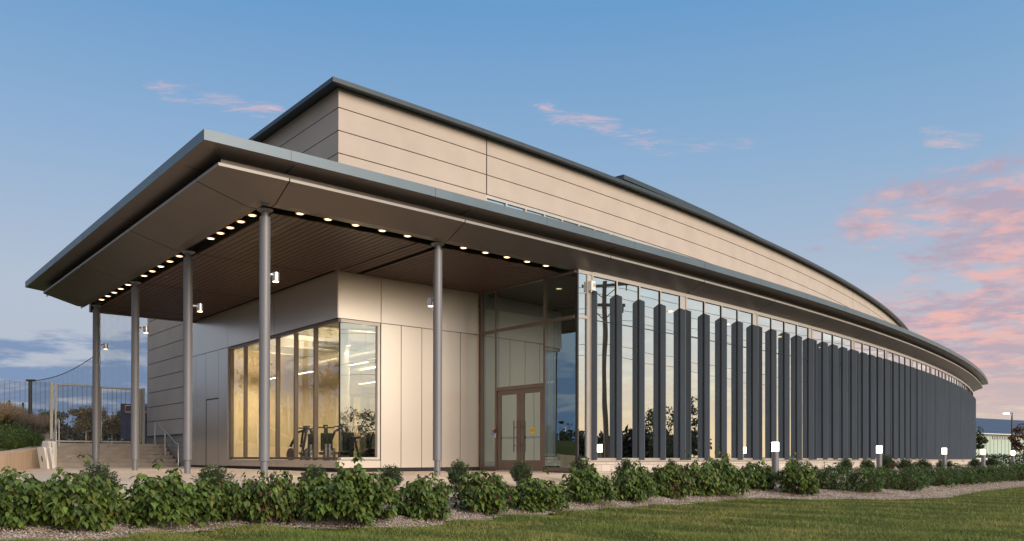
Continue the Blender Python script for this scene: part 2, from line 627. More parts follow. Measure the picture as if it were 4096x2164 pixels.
# side wall of the drum: rows of panels running straight back
rows = [0.93, 1.57, 2.21, 2.85, 3.49, 4.13, 4.77, 5.41, 6.05, 6.70, 7.36, 8.0, 8.656, 9.3, 9.955, 10.53]
bc = corner_b(4.114, -5.0)
for z0, z1 in zip(rows[:-1], rows[1:]):
    mb = MB()
    mb.abbox(4.114, 4.2, -22.44, (bc - .004 if z0 > 8 else -4.56) if z0 > 6 else -15.95, z0 + .014, z1 - .014)
    mb.build('wall_panel', M['precast'], bld)
mb = MB()
mb.abbox(4.155, 4.24, -22.43, bc - .05, 6.05, 10.6)
mb.abbox(4.155, 4.24, -22.43, -15.96, 0.9, 6.05)
mb.abbox(4.24, 24, -22.43, -22.3, 0.0, 10.5)
mb.build('wall_backing', M['joint'], bld)
mb = MB()
for (p0, p1) in ((AB(4.09, -16.02), AB(4.09, -22.44)), (AB(4.09, -22.44), AB(9, -22.44))):
    L_ = math.hypot(p1[0] - p0[0], p1[1] - p0[1])
    mb.quad((p0[0], p0[1], -.5), (p1[0], p1[1], -.5), (p1[0], p1[1], .9), (p0[0], p0[1], .9), 0,
            [(0, -.5), (L_, -.5), (L_, .9), (0, .9)])
mb.build('base_wall', M['cmu_grey'], bld)
mb = MB(); mb.abbox(4.05, 4.13, -22.46, -16.02, .895, .93); mb.build('wall_flashing', M['dark'], bld)
# ---- main roof edge and the raised roof behind
mb = MB()
st = [('L', -22.8), ('C',)] + arcs(UC + .05, -20, .25)
sweep([(-5.02, 4.14, 10.535), (-4.66, 3.78, 10.455), (-4.63, 3.74, 10.465), (-4.63, 3.74, 10.595), (-4.72, 3.83, 10.61), (-30, 29, 11.2)], st, mb)
mb.quad(AB(4.14, -22.8, 10.53), AB(3.74, -22.8, 10.465), AB(3.74, -22.8, 10.595), AB(4.14, -22.8, 10.61))
mb.build('roof', M['roofedge'], bld)
mb = MB()
rt = -43.65
sweep([(-9.5, 0, 12.36), (-8.0, 0, 12.54), (-8.0, 0, 12.74), (-9.5, 0, 12.78), (-30, 0, 13.1)], arcs(rt, -20, .25), mb)
mb.poly([PT(rt, -9.5, 12.36), PT(rt, -8.0, 12.54), PT(rt, -8.0, 12.74), PT(rt, -9.5, 12.78), PT(rt, -30, 13.1), PT(rt, -30, 12.36)])
sweep([(-9.5, 0, 10.9), (-9.5, 0, 12.38)], arcs(rt + .1, -20, .25), mb)
mb.build('raised_roof', M['roofedge'], bld)

# ---- canopy: fascia, upper soffit, recessed wall, soffit panels with pale edge, deck
BE = -15.63
can = MB()
st = [('L', BE), ('C',)] + arcs(-50.55, TEND, .17)
sweep([(.45, -1.18, 5.52), (.45, -1.18, 5.705)], st, can)
canopy = can.build('canopy_recess_wall', M['soffit'], bld)
mb = MB()
sweep([(.45, -1.18, 5.705), (1.03, -1.80, 5.775)], st, mb)
mb.quad(AB(-1.18, BE, 5.705), AB(-1.80, BE, 5.775), AB(-1.80, BE, 5.96), AB(-1.18, BE, 5.96))
usof = mb.build('canopy_soffit', M['soffit'], bld)
for t in [T4, T5] + TB[:12]:
    mb = MB()
    mb.quad(PT(t - .004, .47, 5.704), PT(t + .004, .47, 5.704), PT(t + .004, .88, 5.754), PT(t - .004, .88, 5.754))
    mb.build('soffit_joint', M['black'], usof, world=False)
for k in range(4):
    mb = MB(); b = -4.67 * k
    mb.quad(AB(-1.2, b - .012, 5.704), AB(-1.2, b + .012, 5.704), AB(-1.64, b + .012, 5.752), AB(-1.64, b - .012, 5.752))
    mb.build('soffit_joint', M['black'], usof, world=False)
mb = MB()
sweep([(1.03, -1.80, 5.775), (1.05, -1.82, 5.775), (1.05, -1.82, 5.975), (.95, -1.72, 6.0)], st, mb)
mb.quad(AB(-1.80, BE - .02, 5.775), AB(-1.82, BE - .02, 5.775), AB(-1.82, BE - .02, 5.975), AB(-1.72, BE - .02, 6.0))
fas = mb.build('canopy_fascia', M['fascia'], bld)
tt = -50.2
while tt < TEND - .5:
    mb = MB(); mb.pbox(tt - .0012, tt + .0012, 1.045, 1.0525, 5.775, 5.975); mb.build('fascia_joint', M['dark'], fas, world=False)
    tt += 1.03
for k in range(5):
    mb = MB(); mb.abbox(-1.8225, -1.815, -1.2 - 3.2 * k - .004, -1.2 - 3.2 * k + .004, 5.775, 5.975); mb.build('fascia_joint', M['dark'], fas, world=False)
mb = MB()
sweep([(.95, -1.72, 6.0), (-5.0, 4.12, 6.04)], st, mb)
mb.build('canopy_deck', M['roofedge'], bld)

# soffit panels (one object per bay) : flat lip, fold, rise to the pale strip
PF = [(-.20, -.17, 5.235), (-.20, -.17, 5.185), (.02, -.40, 5.195), (.68, -1.42, 5.495)]
PSTRIP = [(.68, -1.42, 5.495), (.685, -1.425, 5.55), (.645, -1.38, 5.565)]
PTOP = [(.645, -1.38, 5.565), (.45, -1.18, 5.54)]
gapd = .0035


def soffit(stations, ends=True, portico=True):
    prof = PF if portico else [(-.02, 0, 5.235), (-.02, 0, 5.222), (.03, 0, 5.225), (.68, 0, 5.495)]
    mb = MB()
    rows_ = sweep(prof, stations, mb)
    for r_ in (rows_[0], rows_[-1]):
        mb.poly(r_ + [(r_[-1][0], r_[-1][1], r_[-1][2] + .06), (r_[0][0], r_[0][1], r_[0][2] + .06)])
    o = mb.build('soffit_panel', M['soffit'], bld)
    mb = MB()
    rows_ = sweep(PSTRIP + PTOP[1:], stations, mb)
    for r_ in (rows_[0], rows_[-1]):
        mb.poly(r_)
    mb.build('edge_strip', M['strip'], o, world=False)
    return o


lb = [0.0, -4.67, -9.34, -14.0]
soffit([('L', -14.82), ('L', -14.0 - .01)])
for k in range(3):
    soffit([('L', lb[k + 1] + .014), ('L', lb[k] - .014)])
soffit([('L', .012), ('C',), ('A', T4 - gapd)])
soffit(arcs(T4 + gapd, T5 - gapd, .17))
soffit(arcs(T5 + gapd, TB[0] - gapd, .17))
for j in range(NB):
    soffit(arcs(TB[j] + gapd, TB[j + 1] - gapd, .17), portico=False)
# black joint behind the gaps between panels
for t in [T4, T5] + TB:
    mb = MB()
    rr = [(-.2, 5.215), (.02, 5.215), (.66, 5.515)]
    for (r0, z0), (r1, z1) in zip(rr[:-1], rr[1:]):
        mb.quad(PT(t - .012, r0, z0), PT(t + .012, r0, z0), PT(t + .012, r1, z1), PT(t - .012, r1, z1))
    mb.build('panel_joint', M['black'], bld)
for b in lb:
    mb = MB()
    rr = [(-.17, 5.215), (-.40, 5.215), (-1.40, 5.515)]
    for (a0, z0), (a1, z1) in zip(rr[:-1], rr[1:]):
        mb.quad(AB(a0, b - .05, z0), AB(a0, b + .05, z0), AB(a1, b + .05, z1), AB(a1, b - .05, z1))
    mb.build('panel_joint', M['black'], bld)

# recessed light slot between the soffit and the slat ceiling
mb = MB()
sweep([(-.20, -.17, 5.19), (-.20, -.17, 5.42), (-.62, .25, 5.42), (-.62, .25, 5.19)],
      [('L', -15.3), ('C',)] + arcs(-50.0, -47.55, .17), mb)
mb.build('light_slot', M['slot'], bld)

# slat ceiling
mb = MB()
pitch = .168
a = .2
seams = [-4.67, -9.34, -14.0]


def circ_b(a_, r_):
    return corner_b(a_, r_)


while a < 8.86:
    a1 = a + pitch - .022
    front = min(circ_b(a, -.56), circ_b(a1, -.56))
    back = -15.35 if a1 < 3.84 else -4.06
    if a < 3.84 <= a1:
        a1 = 3.835
    cuts = [front] + [s for s in seams if s > back] + [back]
    for i in range(len(cuts) - 1):
        b0 = cuts[i] - (.03 if i else 0)
        b1 = cuts[i + 1] + (.03 if i < len(cuts) - 2 else 0)
        if abs(a - 4.4) < .085:
            continue
        mb.abbox(a, a1, b1, b0, 5.172, 5.20)
    a += pitch
mb.build('slat_ceiling', M['slat'], bld)
mb = MB()
mb.abbox(.2, 3.85, -15.35, -.7, 5.235, 5.25)
mb.abbox(3.85, 8.87, -4.06, -.7, 5.235, 5.25)
mb.build('ceiling_backing', M['black'], bld)
mb = MB(); mb.abbox(.15, 3.9, -15.55, -15.36, 5.14, 5.45); mb.build('ceiling_end_trim', M['bronze'], bld)

# downlights
LAMP_ME = None
dl = [(.0, b) for b in (-.67, -1.30, -1.93, -2.53, -3.15, -5.42, -6.18, -6.95, -7.71, -8.48, -10.1, -10.9, -11.66, -12.42, -13.2)]
dpos = [AB(a_, b_, 5.235) for a_, b_ in dl] + [PT(t_, -.385, 5.235) for t_ in
        (-49.936, -49.735, -49.526, -49.314, -49.103, -48.595, -48.379, -48.158, -47.937, -47.724)]
for i, p_ in enumerate(dpos):
    if LAMP_ME is None:
        mb = MB()
        mb.cyl((0, 0, 0), (0, 0, .12), .10, .10, 20, True, 0)
        mb.cyl((0, 0, -.012), (0, 0, -.002), .060, .060, 20, True, 1)
        mb.cyl((0, 0, -.008), (0, 0, -.001), .088, .088, 20, True, 2)  # ring that carries the painted halo round the lens
        o = mb.build('downlight', [M['slot'], M['lampwarm'], M['lamphalo']], bld, smooth=True)
        LAMP_ME = o
    else:
        o = LAMP_ME.copy(); COL.objects.link(o)
    o.location = tuple(Vector(p_) - Vector(bld.location))
    spot('downlight_beam', (0, 0, -.03), 50, 74, o, blend=1.0, color=(1.0, .70, .42))

# ---- columns with their sconces
colpos = [(.969 * 0 + .0, -14.27), (0, -9.41), (0, -4.67), (0, 0), None]
colxy = [(-14.275, 28.388), (-11.211, 24.605), (-8.212, 20.944), (-5.199, 17.371), (-1.815, 20.122)]
sc_dir = [(VX, VY), (VX, VY), (VX, VY), (VX * .8, VY * .8), (-UX, -UY)]
for i, (x, y) in enumerate(colxy):
    zb = ground_z(x, y)
    mb = MB()
    mb.cyl((x, y, zb - .05), (x, y, 5.3), .075, .075, 28)
    c = mb.build('column', M['column'], bld, smooth=True)
    mb = MB()
    mb.cyl((x, y, -.078), (x, y, 5.04), .112, .112, 32)
    mb.build('column_sleeve', M['column'], c, smooth=True, world=False)
    mb = MB()
    mb.cyl((x, y, 5.14), (x, y, 5.19), .10, .17, 28)
    mb.cyl((x, y, 5.19), (x, y, 5.2), .17, .17, 28)
    mb.build('column_collar', M['column'], c, smooth=True, world=False)
    dx, dy = sc_dir[i]
    sx, sy = x + dx * .30, y + dy * .30
    mb = MB()
    mb.box(min(x, sx) if abs(dx) > 9 else sx - .02, sx + .02, sy - .02, sy + .02, 3.82, 3.88)
    mb.cyl((x + dx * .10, y + dy * .10, 3.85), (sx, sy, 3.85), .035, .035, 10)
    mb.cyl((sx, sy, 3.72), (sx, sy, 3.91), .076, .076, 24)
    mb.cyl((sx, sy, 3.712), (sx, sy, 3.718), .062, .062, 24, True, 1)
    s_ = mb.build('column_light', [M['steel'], M['sconce_lens']], c, smooth=True, world=False)
    spot('column_beam', (sx, sy, 3.69), 22, 80, s_, blend=1.0)

# ---- entrance block clad in metal panels
def rects(side, lst, name, mat, depth=.03, off=0.0):
    mb = MB()
    g = .010
    for (p0, p1, z0, z1) in lst:
        p0, p1 = min(p0, p1) + g, max(p0, p1) - g
        if side == 'L':
            mb.abbox(3.85 - off, 3.85 - off + depth, p0, p1, z0 + g, z1 - g)
        else:
            mb.abbox(p0, p1, -4.057 + off, -4.057 + off - depth, z0 + g, z1 - g)
        mb.build(name, mat, bld)
        mb = MB()


GF = -.40
rects('L', [(-4.047, -8.23, 3.87, 5.2), (-8.23, -12.15, 3.87, 5.2), (-12.15, -15.98, 3.87, 5.2),
            (-12.15, -13.02, GF + .08, 3.87), (-13.02, -14.3, 2.14, 3.87), (-14.3, -15.35, GF + .08, 3.87),
            (-15.35, -15.98, GF + .08, 3.87), (-4.04, -8.23, GF + .09, -.08), (-8.23, -12.15, GF + .09, -.08)], 'cladding_panel', M['panel'])
rects('F', [(3.85, 5.235, 3.87, 5.2), (5.235, 8.79, 3.87, 5.2), (3.85, 5.235, GF + .09, -.08),
            (5.235, 5.917, GF + .09, 3.87), (5.917, 6.64, GF + .09, 3.87), (6.64, 7.358, GF + .09, 3.87),
            (7.358, 8.065, GF + .09, 3.87), (8.065, 8.79, GF + .09, 3.87)], 'cladding_panel', M['panel'])
mb = MB()
mb.abbox(3.875, 3.96, -16.0, -12.16, GF, 5.22)
mb.abbox(3.875, 3.96, -12.16, -4.09, GF, -.085); mb.abbox(3.875, 3.96, -12.16, -4.09, 3.88, 5.22)
mb.abbox(5.24, 8.80, -4.17, -4.082, GF, 5.22)
mb.abbox(3.96, 5.24, -4.17, -4.082, GF, -.085); mb.abbox(3.96, 5.24, -4.17, -4.082, 3.88, 5.22)
mb.abbox(3.86, 4.12, -16.0, -15.9, GF, 5.22)
mb.build('cladding_backing', M['black'], bld)
mb = MB()
mb.abbox(3.9, 3.99, -15.99, -4.10, -.5, GF + .085)
mb.abbox(3.99, 8.86, -4.20, -4.11, -.5, GF + .085)
mb.build('base_recess', M['dark'], bld)
mb = MB()
mb.abbox(3.855, 3.97, -12.18, -12.14, -.09, 3.88)
mb.build('window_reveal', M['strip'], bld)
# flush side door
mb = MB(); mb.abbox(3.858, 3.874, -14.24, -13.05, GF + .03, 2.10)
sd = mb.build('side_door', M['panel'], bld)
mb = MB(); mb.abbox(3.852, 3.874, -14.285, -14.245, GF + .03, 2.13); mb.abbox(3.852, 3.874, -14.245, -13.03, 2.102, 2.135)
mb.build('door_frame', M['dark'], sd, world=False)

# gym windows: left side, six lights; one light on the front
gb = [-12.05, -10.806, -9.51, -8.213, -6.909, -5.597, -4.16]
GA = 3.97
for i in range(6):
    b0, b1 = gb[i], gb[i + 1]
    mb = MB()
    w = .035
    mb.abbox(GA - .07, GA + .05, b0, b0 + w * 1.2, -.07, 3.87)
    if i == 5:
        pass
    else:
        mb.abbox(GA - .07, GA + .05, b1 - w, b1, -.07, 3.87)
    e1 = b1 - w if i < 5 else b1 + .05
    mb.abbox(GA - .07, GA + .05, b0 + w * 1.2, e1, 3.78, 3.87)
    mb.abbox(GA - .07, GA + .05, b0 + w * 1.2, e1, -.07, 0.0)
    fr = mb.build('window', M['bronze'], bld)
    mb = MB()
    b0 += w * 1.2; b1 = e1 if i < 5 else b1
    mb.quad(AB(GA, b0, 0), AB(GA, b1, 0), AB(GA, b1, 3.78), AB(GA, b0, 3.78))
    mb.build('pane', M['glass_gym'], fr, world=False)
mb = MB()
GBf = -4.17
mb.abbox(3.98, 5.235, GBf - .05, GBf + .07, 3.78, 3.87)
mb.abbox(3.98, 5.235, GBf - .05, GBf + .07, -.07, 0)
mb.abbox(5.15, 5.235, GBf - .05, GBf + .07, 0, 3.78)
fr = mb.build('window', M['frame'], bld)
mb = MB(); mb.quad(AB(3.98, GBf, 0), AB(5.15, GBf, 0), AB(5.15, GBf, 3.78), AB(3.98, GBf, 3.78))
mb.build('pane', M['glass_corner'], fr, world=False)
mb = MB(); mb.abbox(3.955, 3.99, GBf - .015, GBf + .012, 0, 3.78); mb.build('corner_joint', M['black'], fr, world=False)

# gym room inside
mb = MB()
mb.abbox(12.0, 12.1, -14.2, -4.2, -.4, 4.75)
mb.abbox(4.05, 12.0, -14.3, -14.2, -.4, 4.75)
mb.abbox(8.90, 12.0, -4.22, -4.18, -.4, 4.75)
mb.abbox(5.3, 8.85, -4.26, -4.2, -.4, 4.75)
mb.abbox(4.0, 4.06, -14.2, -12.16, -.4, 4.75)
mb.build('gym_wall', M['plaster'], bld)
mb = MB(); mb.abbox(3.99, 12.1, -14.3, -4.18, 4.10, 4.2); mb.build('gym_ceiling', M['ceilpaint'], bld)
mb = MB(); mb.abbox(3.99, 12.1, -14.3, -4.2, -.42, -.36); mb.build('gym_floor', M['floorrub'], bld)
mb = MB(); mb.abbox(7.5, 12.0, -9.3, -9.22, -.36, 2.5); mb.build('gym_partition', M['hall'], bld)
mb = MB()
mb.cyl(AB(7.0, -13.8, 3.55), AB(7.0, -4.6, 3.55), .24, .24, 18)
mb.cyl(AB(9.2, -13.8, 3.6), AB(9.2, -4.6, 3.6), .18, .18, 16)
mb.cyl(AB(5.2, -8.2, 3.7), AB(11.6, -8.2, 3.7), .13, .13, 14)
mb.build('air_duct', M['duct'], bld, smooth=True)
mb = MB()
for b in (-5.6, -7.6, -10.4, -12.4):
    mb.abbox(4.1, 11.9, b - .08, b + .08, 3.84, 4.09)
mb.build('ceiling_beam', M['ceilpaint'], bld)

# round column standing inside the gym corner, with its own sconce
gx, gy, _ = AB(4.95, -5.7)
mb = MB(); mb.cyl((gx, gy, -.36), (gx, gy, 4.1), .15, .15, 24); gc = mb.build('gym_column', M['ceilpaint'], bld, smooth=True)
mb = MB(); sx, sy = gx + UX * .24, gy + UY * .24
mb.cyl((gx + UX * .12, gy + UY * .12, 3.45), (sx, sy, 3.45), .03, .03, 8); mb.cyl((sx, sy, 3.34), (sx, sy, 3.55), .075, .075, 18)
mb.cyl((sx, sy, 3.332), (sx, sy, 3.338), .06, .06, 18, True, 1)
s_ = mb.build('column_light', [M['steel'], M['sconce_lens']], gc, smooth=True, world=False)
spot('column_beam', (sx, sy, 3.30), 25, 95, s_, blend=1.0)

# storefront under the canopy
SA = 8.872
mb = MB()
mb.abbox(SA - .06, SA + .06, -4.05, -3.90, GF, 5.18)
mb.abbox(8.80, SA - .06, -4.06, -4.0, GF, 5.18)
mb.build('storefront_jamb', M['bronze'], bld)
mb = MB()
mb.abbox(SA - .06, SA + .06, -3.28, -3.20, GF, 5.14)
mb.abbox(SA - .06, SA + .06, -1.05, -.97, GF, 5.14)
mb.abbox(SA - .06, SA + .06, -3.90, .24, 5.14, 5.18)
for b0, b1 in ((-3.90, -3.28), (-3.20, -1.05), (-.97, .22)):
    mb.abbox(SA - .063, SA + .055, b0, b1, 3.86, 3.945)
mb.abbox(SA - .06, SA + .06, -3.20, -1.05, 2.04, 2.15)
mb.abbox(SA - .055, SA + .05, -3.90, -3.28, GF, -.28)
mb.abbox(SA - .055, SA + .05, -.97, .24, GF, -.28)
sf = mb.build('storefront_frame', M['bronze'], bld)
for b0, b1, z0, z1 in ((-3.90, -3.28, 3.945, 5.14), (-3.20, -1.05, 3.945, 5.14), (-.97, .27, 3.945, 5.14),
                       (-3.90, -3.28, -.28, 3.86), (-3.20, -1.05, 2.15, 3.86), (-.97, .27, -.28, 3.86)):
    mb = MB()
    sk = math.tan(math.radians(2.9 if b1 - b0 > 2 else 5.2)) * (b1 - b0) / 2
    mb.quad(AB(SA - sk, b0, z0), AB(SA + sk, b1, z0), AB(SA + sk, b1, z1), AB(SA - sk, b0, z1))
    mb.build('storefront_pane', M['glass_store'], sf, world=False)
mb = MB()
mb.pbox(-47.478, -47.462, -.05, .03, GF, 5.1)
mb.build('corner_mullion', M['dark'], bld)
for (b0, b1, hb) in ((-3.19, -2.118, -2.31), (-2.108, -1.06, -2.02)):
    mb = MB()
    st_ = .155
    mb.abbox(SA - .03, SA + .02, b0, b0 + st_, GF + .02, 2.03)
    mb.abbox(SA - .03, SA + .02, b1 - st_, b1, GF + .02, 2.03)
    mb.abbox(SA - .03, SA + .02, b0 + st_, b1 - st_, 1.90, 2.03)
    mb.abbox(SA - .03, SA + .02, b0 + st_, b1 - st_, GF + .02, -.08)
    d = mb.build('entrance_door', M['bronze'], bld)
    mb = MB(); mb.quad(AB(SA, b0 + st_, -.08), AB(SA, b1 - st_, -.08), AB(SA, b1 - st_, 1.9), AB(SA, b0 + st_, 1.9))
    mb.build('pane', M['glass_store'], d, world=False)
    mb = MB()
    mb.cyl(AB(SA - .10, hb, .16), AB(SA - .10, hb, 1.10), .016, .016, 10)
    for z in (.36, .9):
        mb.cyl(AB(SA - .10, hb, z), AB(SA - .02, hb, z), .011, .011, 8)
    mb.build('pull_handle', M['dark'], d, smooth=True, world=False)
    mb = MB(); mb.abbox(SA + .03, SA + .08, b0 + st_ - .03, b1 - st_ + .03, .56, .63)
    mb.build('panic_bar', M['dark'], d, world=False)
mb = MB(); mb.abbox(SA - .07, SA + .06, -3.20, -1.05, GF - .02, GF + .015); mb.build('door_threshold', M['steel'], bld)

# ---- curved glass wall
ZS0, ZS1 = -.07, 5.22


def arc_frame(mb, t0, t1, w0, w1, z0=ZS0, z1=ZS1, head=.115, sill=.06):
    """frame of one light: stiles w0,w1 in degrees, head and sill"""
    if w0: mb.pbox(t0, t0 + w0, -.08, .03, z0, z1)
    if w1: mb.pbox(t1 - w1, t1, -.08, .03, z0, z1)
    mb.pbox(t0 + w0, t1 - w1, -.08, .03, z1 - head, z1)
    mb.pbox(t0 + w0, t1 - w1, -.08, .03, z0, z0 + sill)


TC = -47.469
mb = MB()
arc_frame(mb, TC + .004, -47.338, .002, .018)
mb.pbox(TC + .006, -47.356, -.08, .03, 3.865, 3.95)
fr = mb.build('window', M['frame'], bld)
mb = MB(); mb.quad(PT(TC + .006, 0, 0), PT(-47.356, 0, 0), PT(-47.356, 0, 5.1), PT(TC + .006, 0, 5.1))
mb.build('pane', M['glass_arc'], fr, world=False)
FIN_D, FW = .228, .003
for j in range(NB):
    t0 = TB[j]
    pl = -47.338 if j == 0 else TB[j - 1] + 4 * .3175 + .009
    mb = MB()
    mb.pbox(pl, t0 - .009, -.06, .005, ZS0, ZS1 - .10)
    mb.pbox(pl, t0 - .009, -.06, .03, ZS1 - .10, ZS1)
    mb.build('spandrel_panel', M['frame'], bld)
    for k in range(4):
        a0, a1 = t0 + k * .3175, t0 + (k + 1) * .3175
        mb = MB()
        arc_frame(mb, a0 - (.009 if k == 0 else .0), a1 + (.009 if k == 3 else 0), .009 + (.009 if k == 0 else 0), .009 + (.009 if k == 3 else 0))
        mb.pbox(a0 + .009, a1 - .0135 - (.009 if k == 3 else 0), -.03, .012, 3.858, 3.882, 1)
        # black gasket down the left of the next stile and under the head
        e1 = a1 - .009 - (.009 if k == 3 else 0) + (.009 if k == 3 else 0)
        mb.pbox(e1 - .0045, e1 - .0002, -.02, .031, ZS0 + .06, ZS1 - .1152, 2)
        mb.pbox(a0 + .0092, e1 - .0047, -.02, .027, ZS1 - .135, ZS1 - .1152, 2)
        fr = mb.build('window', [M['frame'], M['dark'], M['black']], bld)
        mb = MB()
        wob = random.uniform(-.004, .004)
        p0, p1 = PT(a0 + .009, wob), PT(a1 - .009, -wob)
        mb.quad((p0[0], p0[1], ZS0), (p1[0], p1[1], ZS0), (p1[0], p1[1], ZS1 - .1), (p0[0], p0[1], ZS1 - .1))
        mb.build('pane', M['glass_arc'], fr, world=False)
    for k in range(5):
        a0 = t0 + k * .3175 - (.015 if k == 0 else .006)
        mb = MB()
        q = [PT(a0 - FW, FIN_D), PT(a0 + FW, FIN_D), PT(a0 + FW, .03), PT(a0 - FW, .03)]
        zt = [4.625, 4.625, 4.72, 4.72]
        mb.hexa([(p_[0], p_[1], ZS0) for p_ in q] + [(p_[0], p_[1], z) for p_, z in zip(q, zt)])
        mb.build('sun_fin', M['fin'], bld)
# base wall under the glass
mb = MB()
sA, prev = 0.0, None
for s_ in arcs(TC, TEND, .1):
    p_ = PT(s_[1], .015)
    if prev:
        d_ = math.hypot(p_[0] - prev[0], p_[1] - prev[1])
        mb.quad((prev[0], prev[1], -.75), (p_[0], p_[1], -.75), (p_[0], p_[1], -.125), (prev[0], prev[1], -.125), 0,
                [(sA, -.75), (sA + d_, -.75), (sA + d_, -.125), (sA, -.125)])
        sA += d_
    prev = p_
mb.build('base_wall', M['cmu'], bld)
mb = MB()
sweep([(-.08, 0, -.07), (.06, 0, -.072), (.06, 0, -.10), (.03, 0, -.125), (-.08, 0, -.125)], arcs(TC, TEND, .17), mb)
mb.build('sill_flashing', M['frame'], bld)
# hall behind the curved glass
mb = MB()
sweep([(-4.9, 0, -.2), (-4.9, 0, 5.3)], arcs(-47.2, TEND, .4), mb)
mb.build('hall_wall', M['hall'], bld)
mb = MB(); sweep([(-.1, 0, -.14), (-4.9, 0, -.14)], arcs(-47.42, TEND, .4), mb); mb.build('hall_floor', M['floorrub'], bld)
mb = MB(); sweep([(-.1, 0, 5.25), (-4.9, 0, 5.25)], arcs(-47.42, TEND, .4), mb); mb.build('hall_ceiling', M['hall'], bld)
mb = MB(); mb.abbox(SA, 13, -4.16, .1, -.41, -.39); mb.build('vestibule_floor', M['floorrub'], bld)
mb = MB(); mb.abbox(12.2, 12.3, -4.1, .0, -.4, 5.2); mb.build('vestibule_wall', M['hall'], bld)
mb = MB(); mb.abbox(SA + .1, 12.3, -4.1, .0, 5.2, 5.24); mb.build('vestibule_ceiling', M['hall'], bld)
hl = None
for (t_, r_) in ((-47.0, -2.2), (-46.2, -2.2), (-45.2, -2.2), (-44, -2.2), (-42.6, -2.2), (-41.2, -2.2)):
    mb = MB(); p_ = PT(t_, r_, 5.2)
    mb.cyl(p_, (p_[0], p_[1], 5.24), .09, .09, 16)
    mb.build('hall_lamp', M['sconce_lens'], bld)
# closing wall at the far end
mb = MB(); mb.pbox(TEND, TEND + .02, -5, .02, -.7, 5.3); mb.pbox(-20.05, -20.0, -30, -5, -.7, 10.6); mb.build('end_wall', M['precast'], bld)

# small fixtures on the front
p_ = PT(-47.318, .09, 4.80)
o = empty('security_camera', p_, 'small white box device fixed high beside the glass corner mullion', 'camera')
mb = MB(); rx = math.radians(-47.3)
mb.pbox(-47.345, -47.292, .03, .15, 4.66, 4.93); mb.build('housing', M['white'], o, bevel=.01)
mb = MB(); q0 = PT(-47.31, .15, 4.82); q1 = PT(-47.31, .172, 4.82); mb.cyl(q0, q1, .045, .045, 16); mb.build('lens', M['steel'], o)
mb = MB(); q0 = PT(-47.33, .09, 4.66); mb.cyl(q0, (q0[0], q0[1], 4.62), .03, .03, 12); mb.build('bracket', M['steel'], o)

p_ = AB(SA - .08, -3.24, .75)
o = empty('card_reader', p_, 'black card reader with red light on the frame left of the doors', 'card reader')
mb = MB(); mb.abbox(SA - .09, SA - .062, -3.275, -3.205, .76, .90); mb.build('reader_body', M['dark'], o, bevel=.004)
mb = MB(); mb.abbox(SA - .093, SA - .0905, -3.265, -3.215, .885, .895); mb.build('reader_light', M['red'], o)
mb = MB(); mb.abbox(SA - .085, SA - .062, -3.265, -3.215, .61, .74); mb.build('key_box', M['steel'], o, bevel=.003)

p_ = AB(SA - .004, -3.42, .765)
o = empty('accessible_sign', p_, 'small blue wheelchair sign on the glass left of the entrance doors', 'sign')
mb = MB(); mb.abbox(SA - .006, SA - .001, -3.495, -3.345, .69, .84); mb.build('sign_plate', M['blue'], o)
mb = MB(); A0 = SA - .009


def sgn(b, z):
    return AB(A0, b, z)


cb, cz = -3.42, .765
mb.cyl(sgn(cb - .012, cz + .048), AB(A0 + .001, cb - .012, cz + .048), .010, .010, 12)
for (b0, z0, b1, z1) in ((-.012, .036, -.008, .0), (-.008, .0, .020, 0), (.020, 0, .032, -.034), (-.012, .022, .014, .022)):
    mb.cyl(sgn(cb + b0, cz + z0), sgn(cb + b1, cz + z1), .005, .005, 6)
ring = [sgn(cb - .006 + .032 * math.cos(t_), cz - .014 + .032 * math.sin(t_)) for t_ in np.linspace(math.radians(120), math.radians(360), 14)]
mb.tube(ring, .005, 6)
for z in (-.058, -.068):
    mb.abbox(A0, A0 + .002, cb - .055, cb + .055, cz + z - .003, cz + z + .002)
mb.build('wheelchair_symbol', M['signwhite'], o)

p_ = AB(SA - .004, -1.58, .79)
o = empty('door_decal', p_, 'round yellow caution decal on the right door glass', 'sticker')
mb = MB(); mb.cyl(AB(SA - .004, -1.58, .79), AB(SA - .002, -1.58, .79), .105, .105, 24); mb.build('decal_disc', M['yellow'], o)


def text_obj(name, s, size, loc, parent, mat, facing):
    cu = bpy.data.curves.new(name, 'FONT')
    cu.body = s; cu.size = size; cu.align_x = 'CENTER'; cu.align_y = 'CENTER'; cu.extrude = .0008
    tmp = bpy.data.objects.new(name + '_t', cu)
    COL.objects.link(tmp)
    dg = bpy.context.evaluated_depsgraph_get()
    me = bpy.data.meshes.new_from_object(tmp.evaluated_get(dg))
    bpy.data.objects.remove(tmp)
    me.materials.clear(); me.materials.append(mat)
    o = bpy.data.objects.new(name, me)
    COL.objects.link(o)
    o.parent = parent
    o.location = tuple(Vector(loc) - Vector(parent.location))
    o.rotation_euler = (PI / 2, 0, facing)
    return o


# lettering reads from outside: text x axis runs along +u seen facing -v
text_obj('decal_text', 'CAUTION', .042, AB(SA - .0055, -1.58, .805), o, M['ink'], math.atan2(UY, UX))
text_obj('decal_text', 'AUTOMATIC DOOR', .020, AB(SA - .0055, -1.58, .765), o, M['ink'], math.atan2(UY, UX))
p_ = AB(10.2, -.24, .79)
o = empty('wall_thermostat', AB(SA - .02, -.24, .79), 'small white control box with dark screen on the right glass', 'control box')
mb = MB(); mb.abbox(SA + .012, SA + .03, -.30, -.18, .73, .85); mb.build('box_body', M['white'], o, bevel=.004)
mb = MB(); mb.abbox(SA - .002, SA + .0115, -.275, -.205, .765, .82); mb.build('box_screen', M['dark'], o)

